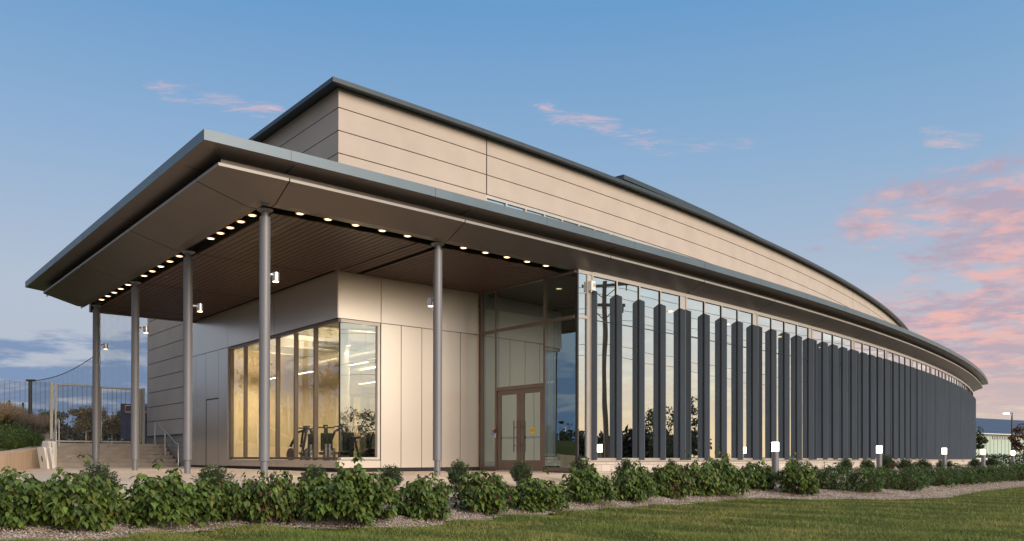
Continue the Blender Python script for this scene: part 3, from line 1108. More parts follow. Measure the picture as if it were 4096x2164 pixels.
# ------------------------------------------------------------------ gym contents
def bars(mb, pts, r, n=8):
    for a_, b_ in zip(pts[:-1], pts[1:]):
        mb.cyl(a_, b_, r, r, n)


gz = -.36


def gym_obj(name, a, b, label, cat, group=None, rz=0):
    x, y, _ = AB(a, b)
    return empty(name, (x, y, gz), label, cat, group, rz)


def lb_build(mb, name, mat, root, **k):
    o = mb.build(name, mat, None, **k)
    o.parent = root
    return o


# seated machines along the window
def weight_machine(a, b, label, rz, kind):
    o = gym_obj('exercise_machine', a, b, label, 'gym machine', 'gym machines by the window', rz)
    mb = MB()
    mb.box(-.6, .6, -.04, .04, 0, .08); mb.box(-.5, -.42, -.35, .35, 0, .08); mb.box(.42, .5, -.3, .3, 0, .08)
    mb.tube([(-.45, 0, .08), (-.40, 0, .7), (-.15, 0, 1.25), (.05, 0, 1.3)], .05, 8)
    mb.tube([(.45, 0, .08), (.30, 0, .6), (.05, 0, 1.3)], .045, 8)
    if kind:
        mb.tube([(.05, 0, 1.25), (.45, -.1, 1.15), (.7, -.2, .7)], .04, 8)
        mb.tube([(.05, 0, 1.25), (.45, .1, 1.15), (.7, .2, .7)], .04, 8)
    lb_build(mb, 'machine_frame', M['dark'], o, smooth=True)
    mb = MB(); mb.box(-.2, .25, -.2, .2, .44, .52); mb.box(-.32, -.22, -.18, .18, .55, 1.1); lb_build(mb, 'seat_pad', M['rubber'], o, bevel=.03)
    mb = MB(); mb.cyl((.1, -.28, 1.28), (.1, .28, 1.28), .022, .022, 8); mb.box(-.02, .2, -.06, .06, 1.25, 1.36); lb_build(mb, 'grip_bar', M['rubber'], o, smooth=True)
    mb = MB()
    mb.cyl((.5, -.34, .45), (.5, -.28, .45), .2, .2, 18); mb.cyl((.5, .28, .45), (.5, .34, .45), .2, .2, 18)
    lb_build(mb, 'weight_plate', M['rubber'], o, smooth=True)
    return o


weight_machine(4.75, -7.7, 'low black exercise machine with curved arm behind third window light', 2.4, 1)
weight_machine(4.8, -6.6, 'black exercise machine with tall upright near the window centre', 1.9, 0)
weight_machine(4.85, -5.5, 'black exercise machine with handlebars behind the last side window light', 2.2, 1)
# rack at the corner
o = gym_obj('weight_rack', 6.3, -6.1, 'tall black squat rack loaded with plates behind the corner glass', 'weight rack', None, TH + PI / 2)
mb = MB()
for x in (-.6, .6):
    for y in (-.5, .5):
        mb.box(x - .04, x + .04, y - .04, y + .04, 0, 2.35)
for z in (.06, 2.3):
    mb.box(-.6, .6, -.54, -.46, z - .04, z + .04); mb.box(-.6, .6, .46, .54, z - .04, z + .04)
    mb.box(-.64, -.56, -.46, .46, z - .04, z + .04); mb.box(.56, .64, -.46, .46, z - .04, z + .04)
lb_build(mb, 'rack_frame', M['dark'], o)
mb = MB(); mb.cyl((-1.0, -.58, 1.35), (1.0, -.58, 1.35), .016, .016, 8)
lb_build(mb, 'barbell', M['steel'], o)
for x in (-.85, .85):
    mb = MB(); mb.cyl((x - .04, -.58, 1.35), (x + .04, -.58, 1.35), .22, .22, 20); lb_build(mb, 'weight_plate', M['rubber'], o, smooth=True)
for z in (.5, .95):
    mb = MB(); mb.cyl((.68, -.3, z), (.80, -.3, z), .2, .2, 20); mb.cyl((.68, .3, z), (.80, .3, z), .2, .2, 20); lb_build(mb, 'weight_plate', M['rubber'], o, smooth=True)
for (a, b, lab) in ((5.0, -4.75, 'black exercise bike behind the front corner glass, nearer the corner'), (5.75, -4.65, 'black exercise bike behind the front corner glass, beside the rack')):
    o = gym_obj('exercise_bike', a, b, lab, 'exercise bike', 'bikes behind the corner glass', .7)
    mb = MB()
    mb.box(-.5, -.44, -.25, .25, 0, .06); mb.box(.44, .5, -.25, .25, 0, .06)
    mb.tube([(-.47, 0, .05), (-.1, 0, .35), (.47, 0, .05)], .04, 8)
    mb.tube([(-.1, 0, .35), (-.22, 0, .9)], .035, 8); mb.tube([(.2, 0, .2), (.38, 0, 1.15)], .035, 8)
    lb_build(mb, 'bike_frame', M['dark'], o, smooth=True)
    mb = MB(); mb.cyl((.28, -.05, .35), (.28, .05, .35), .27, .27, 24); lb_build(mb, 'flywheel', M['rubber'], o, smooth=True)
    mb = MB(); mb.box(-.34, -.1, -.1, .1, .9, .97); lb_build(mb, 'saddle', M['rubber'], o, bevel=.03)
    mb = MB(); mb.tube([(.5, -.25, 1.2), (.38, -.2, 1.15), (.38, .2, 1.15), (.5, .25, 1.2)], .018, 6); mb.box(.36, .4, -.12, .12, 1.17, 1.36); lb_build(mb, 'handlebar', M['dark'], o)
# pendant linear lamps
for i, (a, b, lab) in enumerate(((5.6, -6.2, 'hanging linear lamp nearest the glass corner of the gym'), (5.6, -9.6, 'hanging linear lamp over the middle of the gym windows'),
                                 (5.6, -12.6, 'hanging linear lamp at the far end of the gym windows'), (9.0, -6.2, 'hanging linear lamp deep in the gym near the corner'),
                                 (9.2, -11.6, 'hanging linear lamp deep in the gym at the far end'))):
    x, y, _ = AB(a, b)
    o = empty('pendant_lamp', (x, y, 2.9), lab, 'lamp', 'linear lamps in the gym', TH)
    mb = MB(); mb.box(-.75, .75, -.06, .06, 0, .07); lb_build(mb, 'lamp_housing', M['white'], o)
    mb = MB(); mb.box(-.74, .74, -.05, .05, -.012, -.003); lb_build(mb, 'lamp_diffuser', M['gymlamp'], o)
    mb = MB()
    for s_ in (-.6, .6):
        mb.cyl((s_, 0, .07), (s_, 0, 1.19), .004, .004, 5)
    lb_build(mb, 'hanging_wire', M['wire'], o)
    l = bpy.data.lights.new('pendant_glow', 'AREA'); l.shape = 'RECTANGLE'; l.size = 1.45; l.size_y = .1; l.energy = 55; l.color = (1, .80, .52)
    lo = bpy.data.objects.new('pendant_glow', l); COL.objects.link(lo); lo.parent = o; lo.location = (0, 0, -.02)
    l2 = bpy.data.lights.new('pendant_upglow', 'AREA'); l2.shape = 'RECTANGLE'; l2.size = 1.45; l2.size_y = .1; l2.energy = 30; l2.color = (1, .80, .52)
    lo = bpy.data.objects.new('pendant_upglow', l2); COL.objects.link(lo); lo.parent = o; lo.location = (0, 0, .09); lo.rotation_euler = (PI, 0, 0)
o = gym_obj('wall_speaker', 11.97, -8.6, 'small black wall speaker high on the gym back wall', 'speaker')
mb = MB(); mb.box(-.16, .16, -.1, .1, 2.9, 3.3); lb_build(mb, 'speaker_body', M['dark'], o)

# ------------------------------------------------------------------ ground sheets
def edge_r(t):
    return float(np.interp(t, [-70, -51.4, -50.9, -46.95, -46.9], [3.0, 3.0, 2.3, 2.3, 2.3]))


def polar_sheet(name, mat, ts, rf0, rf1, nr, dz, kind='structure'):
    mb = MB()
    rows_ = []
    for t in ts:
        r0, r1 = rf0(t), rf1(t)
        row = []
        for i in range(nr + 1):
            r = r0 + (r1 - r0) * i / nr
            x, y, _ = PT(t, r)
            row.append((x, y, ground_z(x, y) + dz(t, r)))
        rows_.append(row)
    mb.loft(rows_)
    return tag(mb.build(name, mat), kind=kind)


def trange(a, b, s):
    n = int(round((b - a) / s))
    return [a + (b - a) * i / n for i in range(n + 1)]


polar_sheet('terrace', M['concrete'], trange(-62, -46.9, .1), lambda t: -23, edge_r, 60, lambda t, r: 0)


def gdz(t, r):
    return -.012 + .028 * math.sin(t * 37 + r * 2.1) * math.sin(r * 3.3 - t * 11)


polar_sheet('gravel_bed', M['gravel'], trange(-62, -46.9, .08), lambda t: edge_r(t), lambda t: lawn_r(t) + .25, 16, gdz)
polar_sheet('gravel_bed', M['gravel'], trange(-46.9, -20, .08), lambda t: .0, lambda t: lawn_r(t) + .25, 24, gdz)
polar_sheet('lawn', M['lawn'], trange(-75, -20, .1), lambda t: lawn_r(t) + .02 * math.sin(t * 90), lambda t: 45, 60,
            lambda t, r: .03 * math.sin(t * 14) * math.sin(r * .9))
mb = MB()
ring = [(2500 * math.cos(2 * PI * i / 64), 2500 * math.sin(2 * PI * i / 64), -1.25) for i in range(64)]
mb.poly(ring)
tag(mb.build('ground', M['lawn']), kind='structure')
# playing field on the higher ground behind the stairs
mb = MB()
rows_ = []
for b, z in ((-19.6, .55), (-24, .58), (-40, .80), (-80, 1.55), (-140, 2.7), (-260, 4.2)):
    rows_.append([AB(a_, b, z) for a_ in (-160, -60, -20, -6, -3, -.6, 2, 4.05)])
mb.loft(rows_)
tag(mb.build('field', M['lawn']), kind='structure')

# stairs up to the field
mb = MB()
rb = [-17.70, -18.07, -18.44, -18.81, -19.18, -19.55]
zz = [-.232, -.076, .080, .236, .392, .548]
for k in range(6):
    b1 = rb[k]; b0 = rb[k + 1] + .02 if k < 5 else -22.3
    mb.abbox(-.62, 3.98, b0 if k < 5 else b0, b1, -.5, zz[k])
so = mb.build('stairs', M['step'], bevel=.012)
tag(so, 'six wide concrete steps rising to the field gates', 'stairs')


def rail(name, a_of, pts, posts, label):
    x, y, _ = AB(a_of(pts[0][0]), pts[0][0])
    o = empty(name, (x, y, -.38), label, 'handrail', 'handrails of the concrete steps')
    mb = MB()
    P_ = [AB(a_of(b), b, z) for b, z in pts]
    mb.tube(P_, .022, 10)
    mb.build('rail', M['steel'], o, smooth=True)
    for b, z0, z1 in posts:
        mb = MB(); mb.cyl(AB(a_of(b), b, z0), AB(a_of(b), b, z1), .02, .02, 10); mb.build('post', M['steel'], o, smooth=True)


rail('handrail', lambda b: 3.72, [(-16.97, -.40), (-16.97, .47), (-17.0, .52), (-17.07, .545), (-17.28, .56), (-19.66, 1.47), (-19.95, 1.475), (-19.97, 1.44)],
     [(-18.66, .08, 1.08), (-18.60, .08, 1.06), (-19.97, .55, 1.45)], 'steel handrail against the tan wall on the right of the steps')
rail('handrail', lambda b: -.9 + (b + 16.12) / -3.18 * .85, [(-16.12, -.40), (-16.12, .47), (-16.16, .52), (-16.25, .545), (-16.5, .57), (-18.9, 1.47), (-19.3, 1.475)],
     [(-18.0, -.08, 1.13), (-19.3, .4, 1.46)], 'curving steel handrail left of the steps beside the white boards')

# planter wall, soil mound
OW = [(-11.2, 13.5, -.05), (-12.3, 18.0, 0.0), (-13.28, 21.48, .09), (-14.41, 24.37, .17), (-15.5, 26.7, .24), (-16.48, 28.76, .31), (-17.35, 30.6, .39),
      (-18.0, 32.0, .50), (-18.55, 33.3, .66), (-19.25, 34.7, .85), (-20.1, 36.0, 1.0), (-21.2, 37.6, 1.16), (-22.5, 39.3, 1.30), (-24.5, 41.0, 1.4)]


def smooth_line(P_, n):
    out = []
    for i in range(len(P_) - 1):
        p0 = Vector(P_[max(i - 1, 0)]); p1 = Vector(P_[i]); p2 = Vector(P_[i + 1]); p3 = Vector(P_[min(i + 2, len(P_) - 1)])
        for k in range(n):
            t = k / n
            out.append(.5 * ((2 * p1) + (-p0 + p2) * t + (2 * p0 - 5 * p1 + 4 * p2 - p3) * t * t + (-p0 + 3 * p1 - 3 * p2 + p3) * t ** 3))
    out.append(Vector(P_[-1]))
    return out


line = smooth_line(OW, 6)
nrm = []
for i, p_ in enumerate(line):
    d = line[min(i + 1, len(line) - 1)] - line[max(i - 1, 0)]
    n_ = Vector((-d.y, d.x, 0)).normalized()
    nrm.append(n_)
inner = [p_ + n_ * .42 for p_, n_ in zip(line, nrm)]
mb = MB()
mb.loft([[(p_.x, p_.y, -.5), (p_.x, p_.y, p_.z - .02), (p_.x + n_.x * .02, p_.y + n_.y * .02, p_.z), (q.x, q.y, p_.z + .01), (q.x, q.y, p_.z - .4)]
         for p_, n_, q in zip(line, nrm, inner)])
tag(mb.build('planter_wall', M['walltan'], smooth=True), 'low curved tan concrete planter wall at the left edge', 'planter wall')
mb = MB()
for k in (14, 22, 30, 38, 46):
    p_, n_ = line[k], nrm[k]
    d = Vector((n_.y, -n_.x, 0)) * .006
    mb.quad(tuple(p_ - n_ * .003 - d + Vector((0, 0, -.03))), tuple(p_ - n_ * .003 + d + Vector((0, 0, -.03))),
            (p_.x - n_.x * .003 + d.x, p_.y - n_.y * .003 + d.y, -.5), (p_.x - n_.x * .003 - d.x, p_.y - n_.y * .003 - d.y, -.5))
jw = mb.build('wall_joint', M['joint']); jw.parent = bpy.data.objects['planter_wall']


def mound_pt(i, d, k=0):
    p_, n_ = inner[i], nrm[i]
    z = p_.z - .05 + .85 * (1 - math.exp(-d / 2.6))
    return (p_.x + n_.x * d, p_.y + n_.y * d, z)


mb = MB()
mb.loft([[mound_pt(i, d) for d in (0, .4, .9, 1.6, 2.5, 4, 6, 9)] for i in range(0, len(line), 2)])
tag(mb.build('planter_soil', M['lawn'], smooth=True), kind='structure')

# folded game boards leaning together by the wall
for i, (a, b, lean, h, lab) in enumerate(((-1.80, -13.55, .17, .70, 'leaning white folding game board, leftmost of the stack'), (-1.62, -13.72, .14, .70, 'leaning white folding game board, second from the left'),
                                          (-1.52, -14.85, .0, .92, 'upright white folding board, left of the two with a handle hole'), (-1.40, -14.95, .0, .92, 'upright white folding board beside the handrail'),
                                          (-1.15, -15.9, .0, .92, 'upright white folding board right of the handrail post'))):
    x, y, _ = AB(a + .22, b)
    o = empty('game_board', (x, y, ground_z(x, y)), lab, 'game board', 'white boards stacked by the planter', TH + .35)
    mb = MB()
    w, t_ = .40, .085
    L_ = lean
    pr = []
    for (yy, z) in ((-w / 2, 0), (w / 2, 0), (w / 2, h - .05), (w / 2 - .05, h), (-w / 2 + .05, h), (-w / 2, h - .05)):
        pr.append((yy, z))
    k = len(mb.v)
    for xx in (-t_ / 2, t_ / 2):
        mb.v += [(yy, xx - L_ * z, z) for yy, z in pr]
    mb.f.append(tuple(range(k + 5, k - 1, -1))); mb.mi.append(0)
    mb.f.append(tuple(range(k + 6, k + 12))); mb.mi.append(0)
    for j in range(6):
        w_ = (j + 1) % 6
        mb.f.append((k + j, k + w_, k + 6 + w_, k + 6 + j)); mb.mi.append(0)
    lb_build(mb, 'board_shell', M['white'], o, bevel=.01)
    mb = MB()
    ring_ = [(.035 * math.cos(t), 0, h * .46 + .10 * math.sin(t)) for t in np.linspace(0, 2 * PI, 16, endpoint=False)]
    mb.poly([(x_, -t_ / 2 - .003 - L_ * z_, z_) for x_, y_, z_ in ring_])
    lb_build(mb, 'handle_hole', M['black'], o)
    mb = MB(); mb.box(w / 2, w / 2 + .004, -.02 - L_ * h * .5, -.012 - L_ * h * .5, .06, h - .08); lb_build(mb, 'board_seam', M['dark'], o)

# ---- gates, fence, nets
def wire_panel(mb, a0, a1, b, z0, z1, da=.18, dz=.05, w=.0035):
    a = a0
    while a < a1:
        mb.abbox(a - w, a + w, b - w, b + w, z0, z1); a += da
    z = z0
    while z < z1:
        mb.abbox(a0, a1, b - w, b + w, z - w, z + w); z += dz


GB = -21.5
x, y, _ = AB(-4, GB)
fo = empty('mesh_fence', (x, y, .5), 'wire mesh fence with square galvanised posts left of the gates', 'fence')
mb = MB(); wire_panel(mb, -12, .02, GB, .62, 3.04, w=.0055); mb.build('mesh_panel', M['dark'], fo)
for a in (.10, -2.5, -5.1, -7.7, -10.3):
    mb = MB(); mb.abbox(a - .055, a + .055, GB - .055, GB + .055, .4, 3.07); mb.build('fence_post', M['galv'], fo)
mb = MB(); mb.abbox(3.62, 3.735, GB - .055, GB + .055, .4, 3.0); mb.build('fence_post', M['galv'], fo)
for (a0, a1, lab, top) in ((.258, 1.935, 'left leaf of the tall galvanised mesh gate above the steps', 3.03), (1.965, 3.56, 'right leaf of the tall galvanised mesh gate, nearer the tan wall', 2.98)):
    x, y, _ = AB(a0, GB)
    o = empty('mesh_gate', (x, y, .6), lab, 'gate', 'pair of gates above the steps')
    mb = MB()
    for a in (a0, a1):
        mb.abbox(a - .035, a + .035, GB - .035, GB + .035, .62, top)
    mb.abbox(a0 + .035, a1 - .035, GB - .03, GB + .03, top - .06, top); mb.abbox(a0 + .035, a1 - .035, GB - .03, GB + .03, .62, .68)
    mb.build('gate_frame', M['galv'], o)
    mb = MB(); wire_panel(mb, a0 + .09, a1 - .06, GB, .70, top - .08, w=.0055); mb.build('mesh_panel', M['dark'], o)
    mb = MB(); hz = a0 if a0 < 1 else a1
    for z in (.95, 2.8):
        mb = MB(); mb.abbox(hz - (.09 if a0 < 1 else .035), hz + (.035 if a0 < 1 else .06), GB + .036, GB + .06, z - .04, z + .04)
        mb.build('gate_hinge', M['galv'], o)
x, y, _ = AB(-.235, -24)
o = empty('net_post', (x, y, .5), 'thick black net post with pulley head behind the mesh fence', 'net post')
mb = MB(); mb.cyl((x, y, .5), (x, y, 3.28), .075, .075, 14); mb.build('post_tube', M['dark'], o, smooth=True)
mb = MB(); mb.box(x - .16, x + .20, y - .08, y + .08, 3.26, 3.33); mb.build('pulley_head', M['dark'], o, bevel=.01)
x, y, _ = AB(2.5, -24)
o = empty('tall_net_pole', (x, y, .5), 'tall slim dark net pole hidden behind the leftmost column', 'net post')
mb = MB(); mb.cyl((x - .04, y, .5), (x - .04, y, 9.5), .05, .04, 12); mb.build('pole_tube', M['dark'], o, smooth=True)
x, y, _ = AB(1.2, -24)
o = empty('sports_net', (x, y, .5), 'fine dark sports netting hung from a sagging rope behind the steps', 'net')
mb = MB(); rope = []
for i in range(25):
    f = i / 24; a = -.15 + f * 2.65
    rope.append(AB(a, -24, 3.27 + (4.72 - 3.27) * f - .28 * math.sin(PI * f) * (1 - .2 * f)))
mb.tube(rope, .014, 6)
for i, (p0, p1) in enumerate(zip(rope[:-1], rope[1:])):
    m_ = Vector(p0).lerp(Vector(p1), .5) - Vector((0, 0, .045))
    mb.tube([p0, tuple(m_), p1], .006, 4)
mb.build('net_rope', M['wire'], o)
mb = MB()
for p0, p1 in zip(rope[:-1], rope[1:]):
    mb.quad((p0[0], p0[1], .7), (p1[0], p1[1], .7), p1, p0, 0, [(p0[0] * 1.3, .7), (p1[0] * 1.3, .7), (p1[0] * 1.3, p1[2]), (p0[0] * 1.3, p0[2])])
p0, p1 = AB(2.55, -24), AB(9, -24)
mb.quad((p0[0], p0[1], .7), (p1[0], p1[1], .7), (p1[0], p1[1], 9.4), (p0[0], p0[1], 9.4), 0, [(0, 0), (6.45, 0), (6.45, 8.7), (0, 8.7)])
mb.build('netting', M['net'], o)
mb = MB(); pr_ = [AB(2.54 + .012 * math.sin(z * 9), -24.02, z) for z in np.linspace(.6, 9.4, 60)]
mb.tube(pr_, .010, 5); mb.build('edge_rope', M['wire'], o)
for i, (x, y, h, lab) in enumerate(((-26.6, 45, 2.95, 'dark net post with sagging net at the far left of the field'), (-27.35, 45, 3.06, 'green net post left of the sagging net'), (-31.5, 49, 3.3, 'green net post at the left picture edge'))):
    o = empty('field_net_post', (x, y, .8), lab, 'net post', 'posts of the field net')
    mb = MB(); mb.cyl((x, y, .8), (x, y, h), .06, .06, 10); mb.build('post_tube', M['dark'], o, smooth=True)
x, y = -26.6, 45
o = empty('field_net', (x, y, .8), 'pale sagging field net between posts at far left', 'net')
mb = MB()
prev = None
for i in range(21):
    f = i / 20
    xx = -31.5 + (x + 31.5) * f; yy = 49 + (y - 49) * f
    zt = 3.2 - .55 * math.sin(PI * f) if f < .85 else 2.55 + (f - .85) / .15 * .4
    if prev:
        mb.quad((prev[0], prev[1], 1.0), (xx, yy, 1.0), (xx, yy, zt), prev, 0, [(prev[0], 1), (xx, 1), (xx, zt), (prev[0], prev[2])])
    prev = (xx, yy, zt)
mb.build('netting', M['netfine'], o)
o = empty('scoreboard', (-48, 105, 1.8), 'navy scoreboard with orange framed panel beyond the gate', 'scoreboard')
mb = MB(); mb.box(-49.7, -46.4, 105, 105.5, 2.3, 6.75); mb.build('board_case', M['navy'], o)
mb = MB()
for (x0, x1, z0, z1) in ((-49.1, -46.4, 6.5, 6.6), (-49.1, -46.4, 5.65, 5.75), (-49.1, -49.0, 5.75, 6.5)):
    mb.box(x0, x1, 104.95, 104.99, z0, z1)
mb.build('panel_border', M['orange'], o)
mb = MB(); mb.box(-46.3, -43.2, 105, 105.5, 2.3, 5.65); mb.build('side_case', M['navy'], o)
mb = MB()
for i in range(9):
    for j in range(2):
        mb.box(-46.0 + i * .33, -45.8 + i * .33, 104.9, 105.0, 5.85 + j * .5, 6.1 + j * .5)
mb.build('lamp_bank', M['signwhite'], o)
mb = MB()
for xx in (-48.9, -46.5, -43.6):
    mb.box(xx - .12, xx + .12, 105.1, 105.35, 1.2, 2.4)
mb.build('board_leg', M['dark'], o)

# ------------------------------------------------------------------ plants
rng = np.random.default_rng(11)


def colmesh(name, V_, F_, C_, mat, parent=None, extra=None):
    """mesh from arrays with a per-vertex tint (leaf by leaf colour)"""
    me = bpy.data.meshes.new(name)
    V_ = np.asarray(V_, dtype=np.float32); F_ = np.asarray(F_, dtype=np.int32)
    k = F_.shape[1]
    me.vertices.add(len(V_)); me.vertices.foreach_set('co', V_.ravel())
    me.loops.add(F_.size); me.loops.foreach_set('vertex_index', F_.ravel())
    me.polygons.add(len(F_))
    me.polygons.foreach_set('loop_start', np.arange(0, F_.size, k, dtype=np.int32))
    me.polygons.foreach_set('loop_total', np.full(len(F_), k, dtype=np.int32))
    at = me.color_attributes.new('tint', 'FLOAT_COLOR', 'POINT')
    C4 = np.ones((len(V_), 4), dtype=np.float32); C4[:, :3] = C_
    at.data.foreach_set('color', C4.ravel())
    me.materials.append(mat)
    me.update(calc_edges=True); me.validate()
    o = bpy.data.objects.new(name, me)
    COL.objects.link(o)
    if parent is not None:
        o.parent = parent
    return o


LEAF = np.array([[0, 0, 0], [.33, .30, .07], [-.33, .30, .07], [0, .34, 0], [.26, .68, .02], [-.26, .68, .02], [0, .70, -.07], [0, 1.05, -.22]], dtype=float)
LEAF_F = np.array([[0, 1, 3], [0, 3, 2], [1, 4, 6], [1, 6, 3], [3, 6, 5], [3, 5, 2], [4, 7, 6], [6, 7, 5]])


def place_leaves(pos, tipdir, nor, size, width=1.0, shape=LEAF, faces=LEAF_F):
    n = len(pos)
    t = tipdir / np.linalg.norm(tipdir, axis=1, keepdims=True)
    s = np.cross(t, nor); s /= np.linalg.norm(s, axis=1, keepdims=True) + 1e-9
    u_ = np.cross(s, t)
    L = shape[None, :, :] * size[:, None, None]
    V_ = pos[:, None, :] + L[:, :, 0:1] * s[:, None, :] * width + L[:, :, 1:2] * t[:, None, :] + L[:, :, 2:3] * u_[:, None, :]
    F_ = faces[None, :, :] + (np.arange(n) * len(shape))[:, None, None]
    return V_.reshape(-1, 3), F_.reshape(-1, 3)


def broad_shrub(seed, w, h, nleaf, lsize, red=0.0, yel=.12, base=(0.100, 0.160, 0.036)):
    """drooping broad leaves hung on whorled shoots"""
    r = np.random.default_rng(seed)
    nst = int(nleaf / 7)
    # shoots end on lumpy dome
    az = r.uniform(0, 2 * PI, nst); cz = r.uniform(-.75, 1, nst)
    el = np.arcsin(np.clip(cz, -1, 1))
    lump = 1 + .22 * np.sin(3 * az + seed) * np.cos(el * 3) + .16 * np.sin(5 * az + 2.1 * seed + 4 * el)
    rad = r.uniform(.35, 1.0, nst) ** .5 * lump
    P = np.stack([np.cos(az) * np.cos(el) * rad * w / 2, np.sin(az) * np.cos(el) * rad * w / 2, h * .42 + np.sin(el) * rad * h * .52], 1)
    tall = r.random(nst) < .06
    P[tall, 2] += r.uniform(.05, .22, tall.sum()) * h
    P[:, 2] = np.maximum(P[:, 2], r.uniform(.08, .2, nst))
    out = np.stack([np.cos(az), np.sin(az), np.zeros(nst)], 1)
    pos, tip, nor, siz, col = [], [], [], [], []
    sc = r.random((nst,))
    for i in range(nst):
        k = r.integers(5, 9)
        for j in range(k):
            a = 2 * PI * j / k + r.uniform(-.5, .5)
            d = np.array([math.cos(a), math.sin(a), 0]) * .75 + out[i] * .45
            d /= np.linalg.norm(d)
            droop = r.uniform(.25, 1.25)
            t = d + np.array([0, 0, -droop])
            pos.append(P[i] + d * r.uniform(.0, .035) + np.array([0, 0, r.uniform(-.09, .03)]))
            tip.append(t)
            n_ = np.array([0, 0, 1.0]) + d * .6 + r.normal(0, .25, 3)
            nor.append(n_)
            siz.append(lsize * r.uniform(.6, 1.2))
            b = np.array(base) * r.uniform(.4, 1.4)
            q = r.random()
            if q < yel:
                b = np.array([.14, .155, .032]) * r.uniform(.6, 1.2)
            elif q < yel + red * (1.6 if P[i, 0] > 0 else .5):
                b = np.array([.12, .065, .03]) * r.uniform(.6, 1.2)
            elif sc[i] > .8:
                b = b * np.array([1.35, 1.3, 1.0])
            col.append(b)
    V_, F_ = place_leaves(np.array(pos), np.array(tip), np.array(nor), np.array(siz), .92)
    C_ = np.repeat(np.array(col), len(LEAF), 0)
    mb = MB()
    for i in range(0, nst, max(1, nst // 34)):
        p_ = P[i]
        mb.tube([(p_[0] * .12, p_[1] * .12, -.05), (p_[0] * .5, p_[1] * .5, p_[2] * .45), tuple(p_)], .010, 5, r1=.004)
    return V_, F_, C_, mb


def make_broad(name, seed, w, h, nleaf, lsize, **k):
    V_, F_, C_, mb = broad_shrub(seed, w, h, nleaf, lsize, **k)
    root = empty(name, (0, 0, 0))
    colmesh('foliage', V_, F_, C_, M['leaf'], root)
    o = mb.build('stem', M['bark'], None, smooth=True); o.parent = root
    root['w'] = w; root['h'] = h
    return root


protos = [make_broad('broadleaf_shrub', 3, 1.1, .85, 2300, .112), make_broad('broadleaf_shrub', 8, 1.15, .88, 2300, .108, yel=.2),
          make_broad('broadleaf_shrub', 15, 1.2, .84, 2400, .108, red=.12), make_broad('broadleaf_shrub', 21, 1.1, .95, 2300, .115),
          make_broad('broadleaf_shrub', 34, 1.0, .85, 2200, .104, red=.12)]
dense = [make_broad('broadleaf_shrub', 41, 1.0, .8, 2600, .06, yel=.05, base=(.062, .115, .026)), make_broad('broadleaf_shrub', 47, 1.0, .8, 2600, .06, yel=.08, red=.05, base=(.065, .12, .026)),
         make_broad('broadleaf_shrub', 52, .9, .68, 2200, .055, yel=.05, red=.8, base=(.05, .08, .02))]
used = set()
SH = [(-6.60, 11.15, -0.91, 1.15, 0.77, 0, 'leftmost broad-leaved shrub, cut by the left picture edge'),
      (-5.85, 11.2, -0.95, 1.15, 0.86, 1, 'broad-leaved shrub in front of the curved planter wall and boards'),
      (-5.01, 11.95, -0.97, 1.25, 0.86, 3, 'bushy broad-leaved shrub in front of the third column from left'),
      (-4.62, 12.75, -0.93, 0.95, 0.73, 4, 'smaller broad-leaved shrub wedged left of the reddish shrub'),
      (-3.79, 12.85, -0.98, 1.2, 0.84, 2, 'broad-leaved shrub with many reddish leaves before the gym window'),
      (-3.15, 13.1, -0.98, 0.92, 0.74, 1, 'broad-leaved shrub below the gym corner, right of the reddish one'),
      (-2.45, 12.75, -0.99, 1.2, 0.95, 3, 'tall broad-leaved shrub below the corner window with upright shoots'),
      (-1.45, 13.6, -0.98, 0.98, 0.77, 0, 'broad-leaved shrub in front of the tan cladding left of front column'),
      (-0.53, 15.05, -0.98, 1.05, 0.85, 4, 'rounded broad-leaved shrub standing alone just right of the front column'),
      (0.49, 16.0, -0.99, 1.2, 0.70, 1, 'low broad-leaved shrub in front of the entrance doors'),
      (1.61, 17.75, -0.96, 1.1, 0.90, 3, 'broad-leaved shrub below the glass corner right of the doors'),
      (2.69, 18.6, -0.95, 1.06, 0.91, 0, 'broad-leaved shrub under the first glass bay'),
      (3.75, 19.8, -0.92, 1.02, 0.90, 4, 'broad-leaved shrub under the first pair of double fins'),
      (4.62, 20.75, -0.94, 1.12, 1.00, 1, 'broad-leaved shrub at left of the tallest shrub'),
      (5.42, 21.45, -0.96, 1.2, 1.16, 3, 'tallest broad-leaved shrub with upright leading shoots'),
      (6.62, 22.45, -0.83, 1.15, 0.80, 0, 'broad-leaved shrub just left of the nearest lit bollard'),
      (7.55, 21.85, -0.92, 1.18, 1.00, 1, 'broad-leaved shrub right of the nearest lit bollard'),
      (8.83, 22.7, -0.87, 1.25, 0.80, 10, 'dense rounded shrub halfway between the first two bollards'),
      (9.57, 22.4, -0.93, 1.0, 0.84, 11, 'dense dark shrub spilling forward onto gravel before second bollard'),
      (11.65, 25.5, -0.87, 0.9, 0.66, 12, 'withered reddish brown shrub right of the second bollard'),
      (11.53, 24.0, -0.94, 0.95, 0.78, 10, 'dense shrub in front of the withered reddish shrub'),
      (14.05, 27.45, -0.92, 1.0, 0.78, 11, 'dense shrub left of the third bollard'),
      (15.86, 29.3, -0.92, 0.98, 0.82, 10, 'dense shrub below the third bollard'),
      (17.87, 31.4, -0.93, 1.0, 0.77, 11, 'dense shrub in front of the building end, left of fourth bollard'),
      (20.10, 33.8, -0.93, 0.95, 0.85, 10, 'dense shrub right of the fourth bollard'),
      (21.43, 35.0, -0.95, 1.0, 0.92, 11, 'rightmost dense shrub at the right picture edge')]
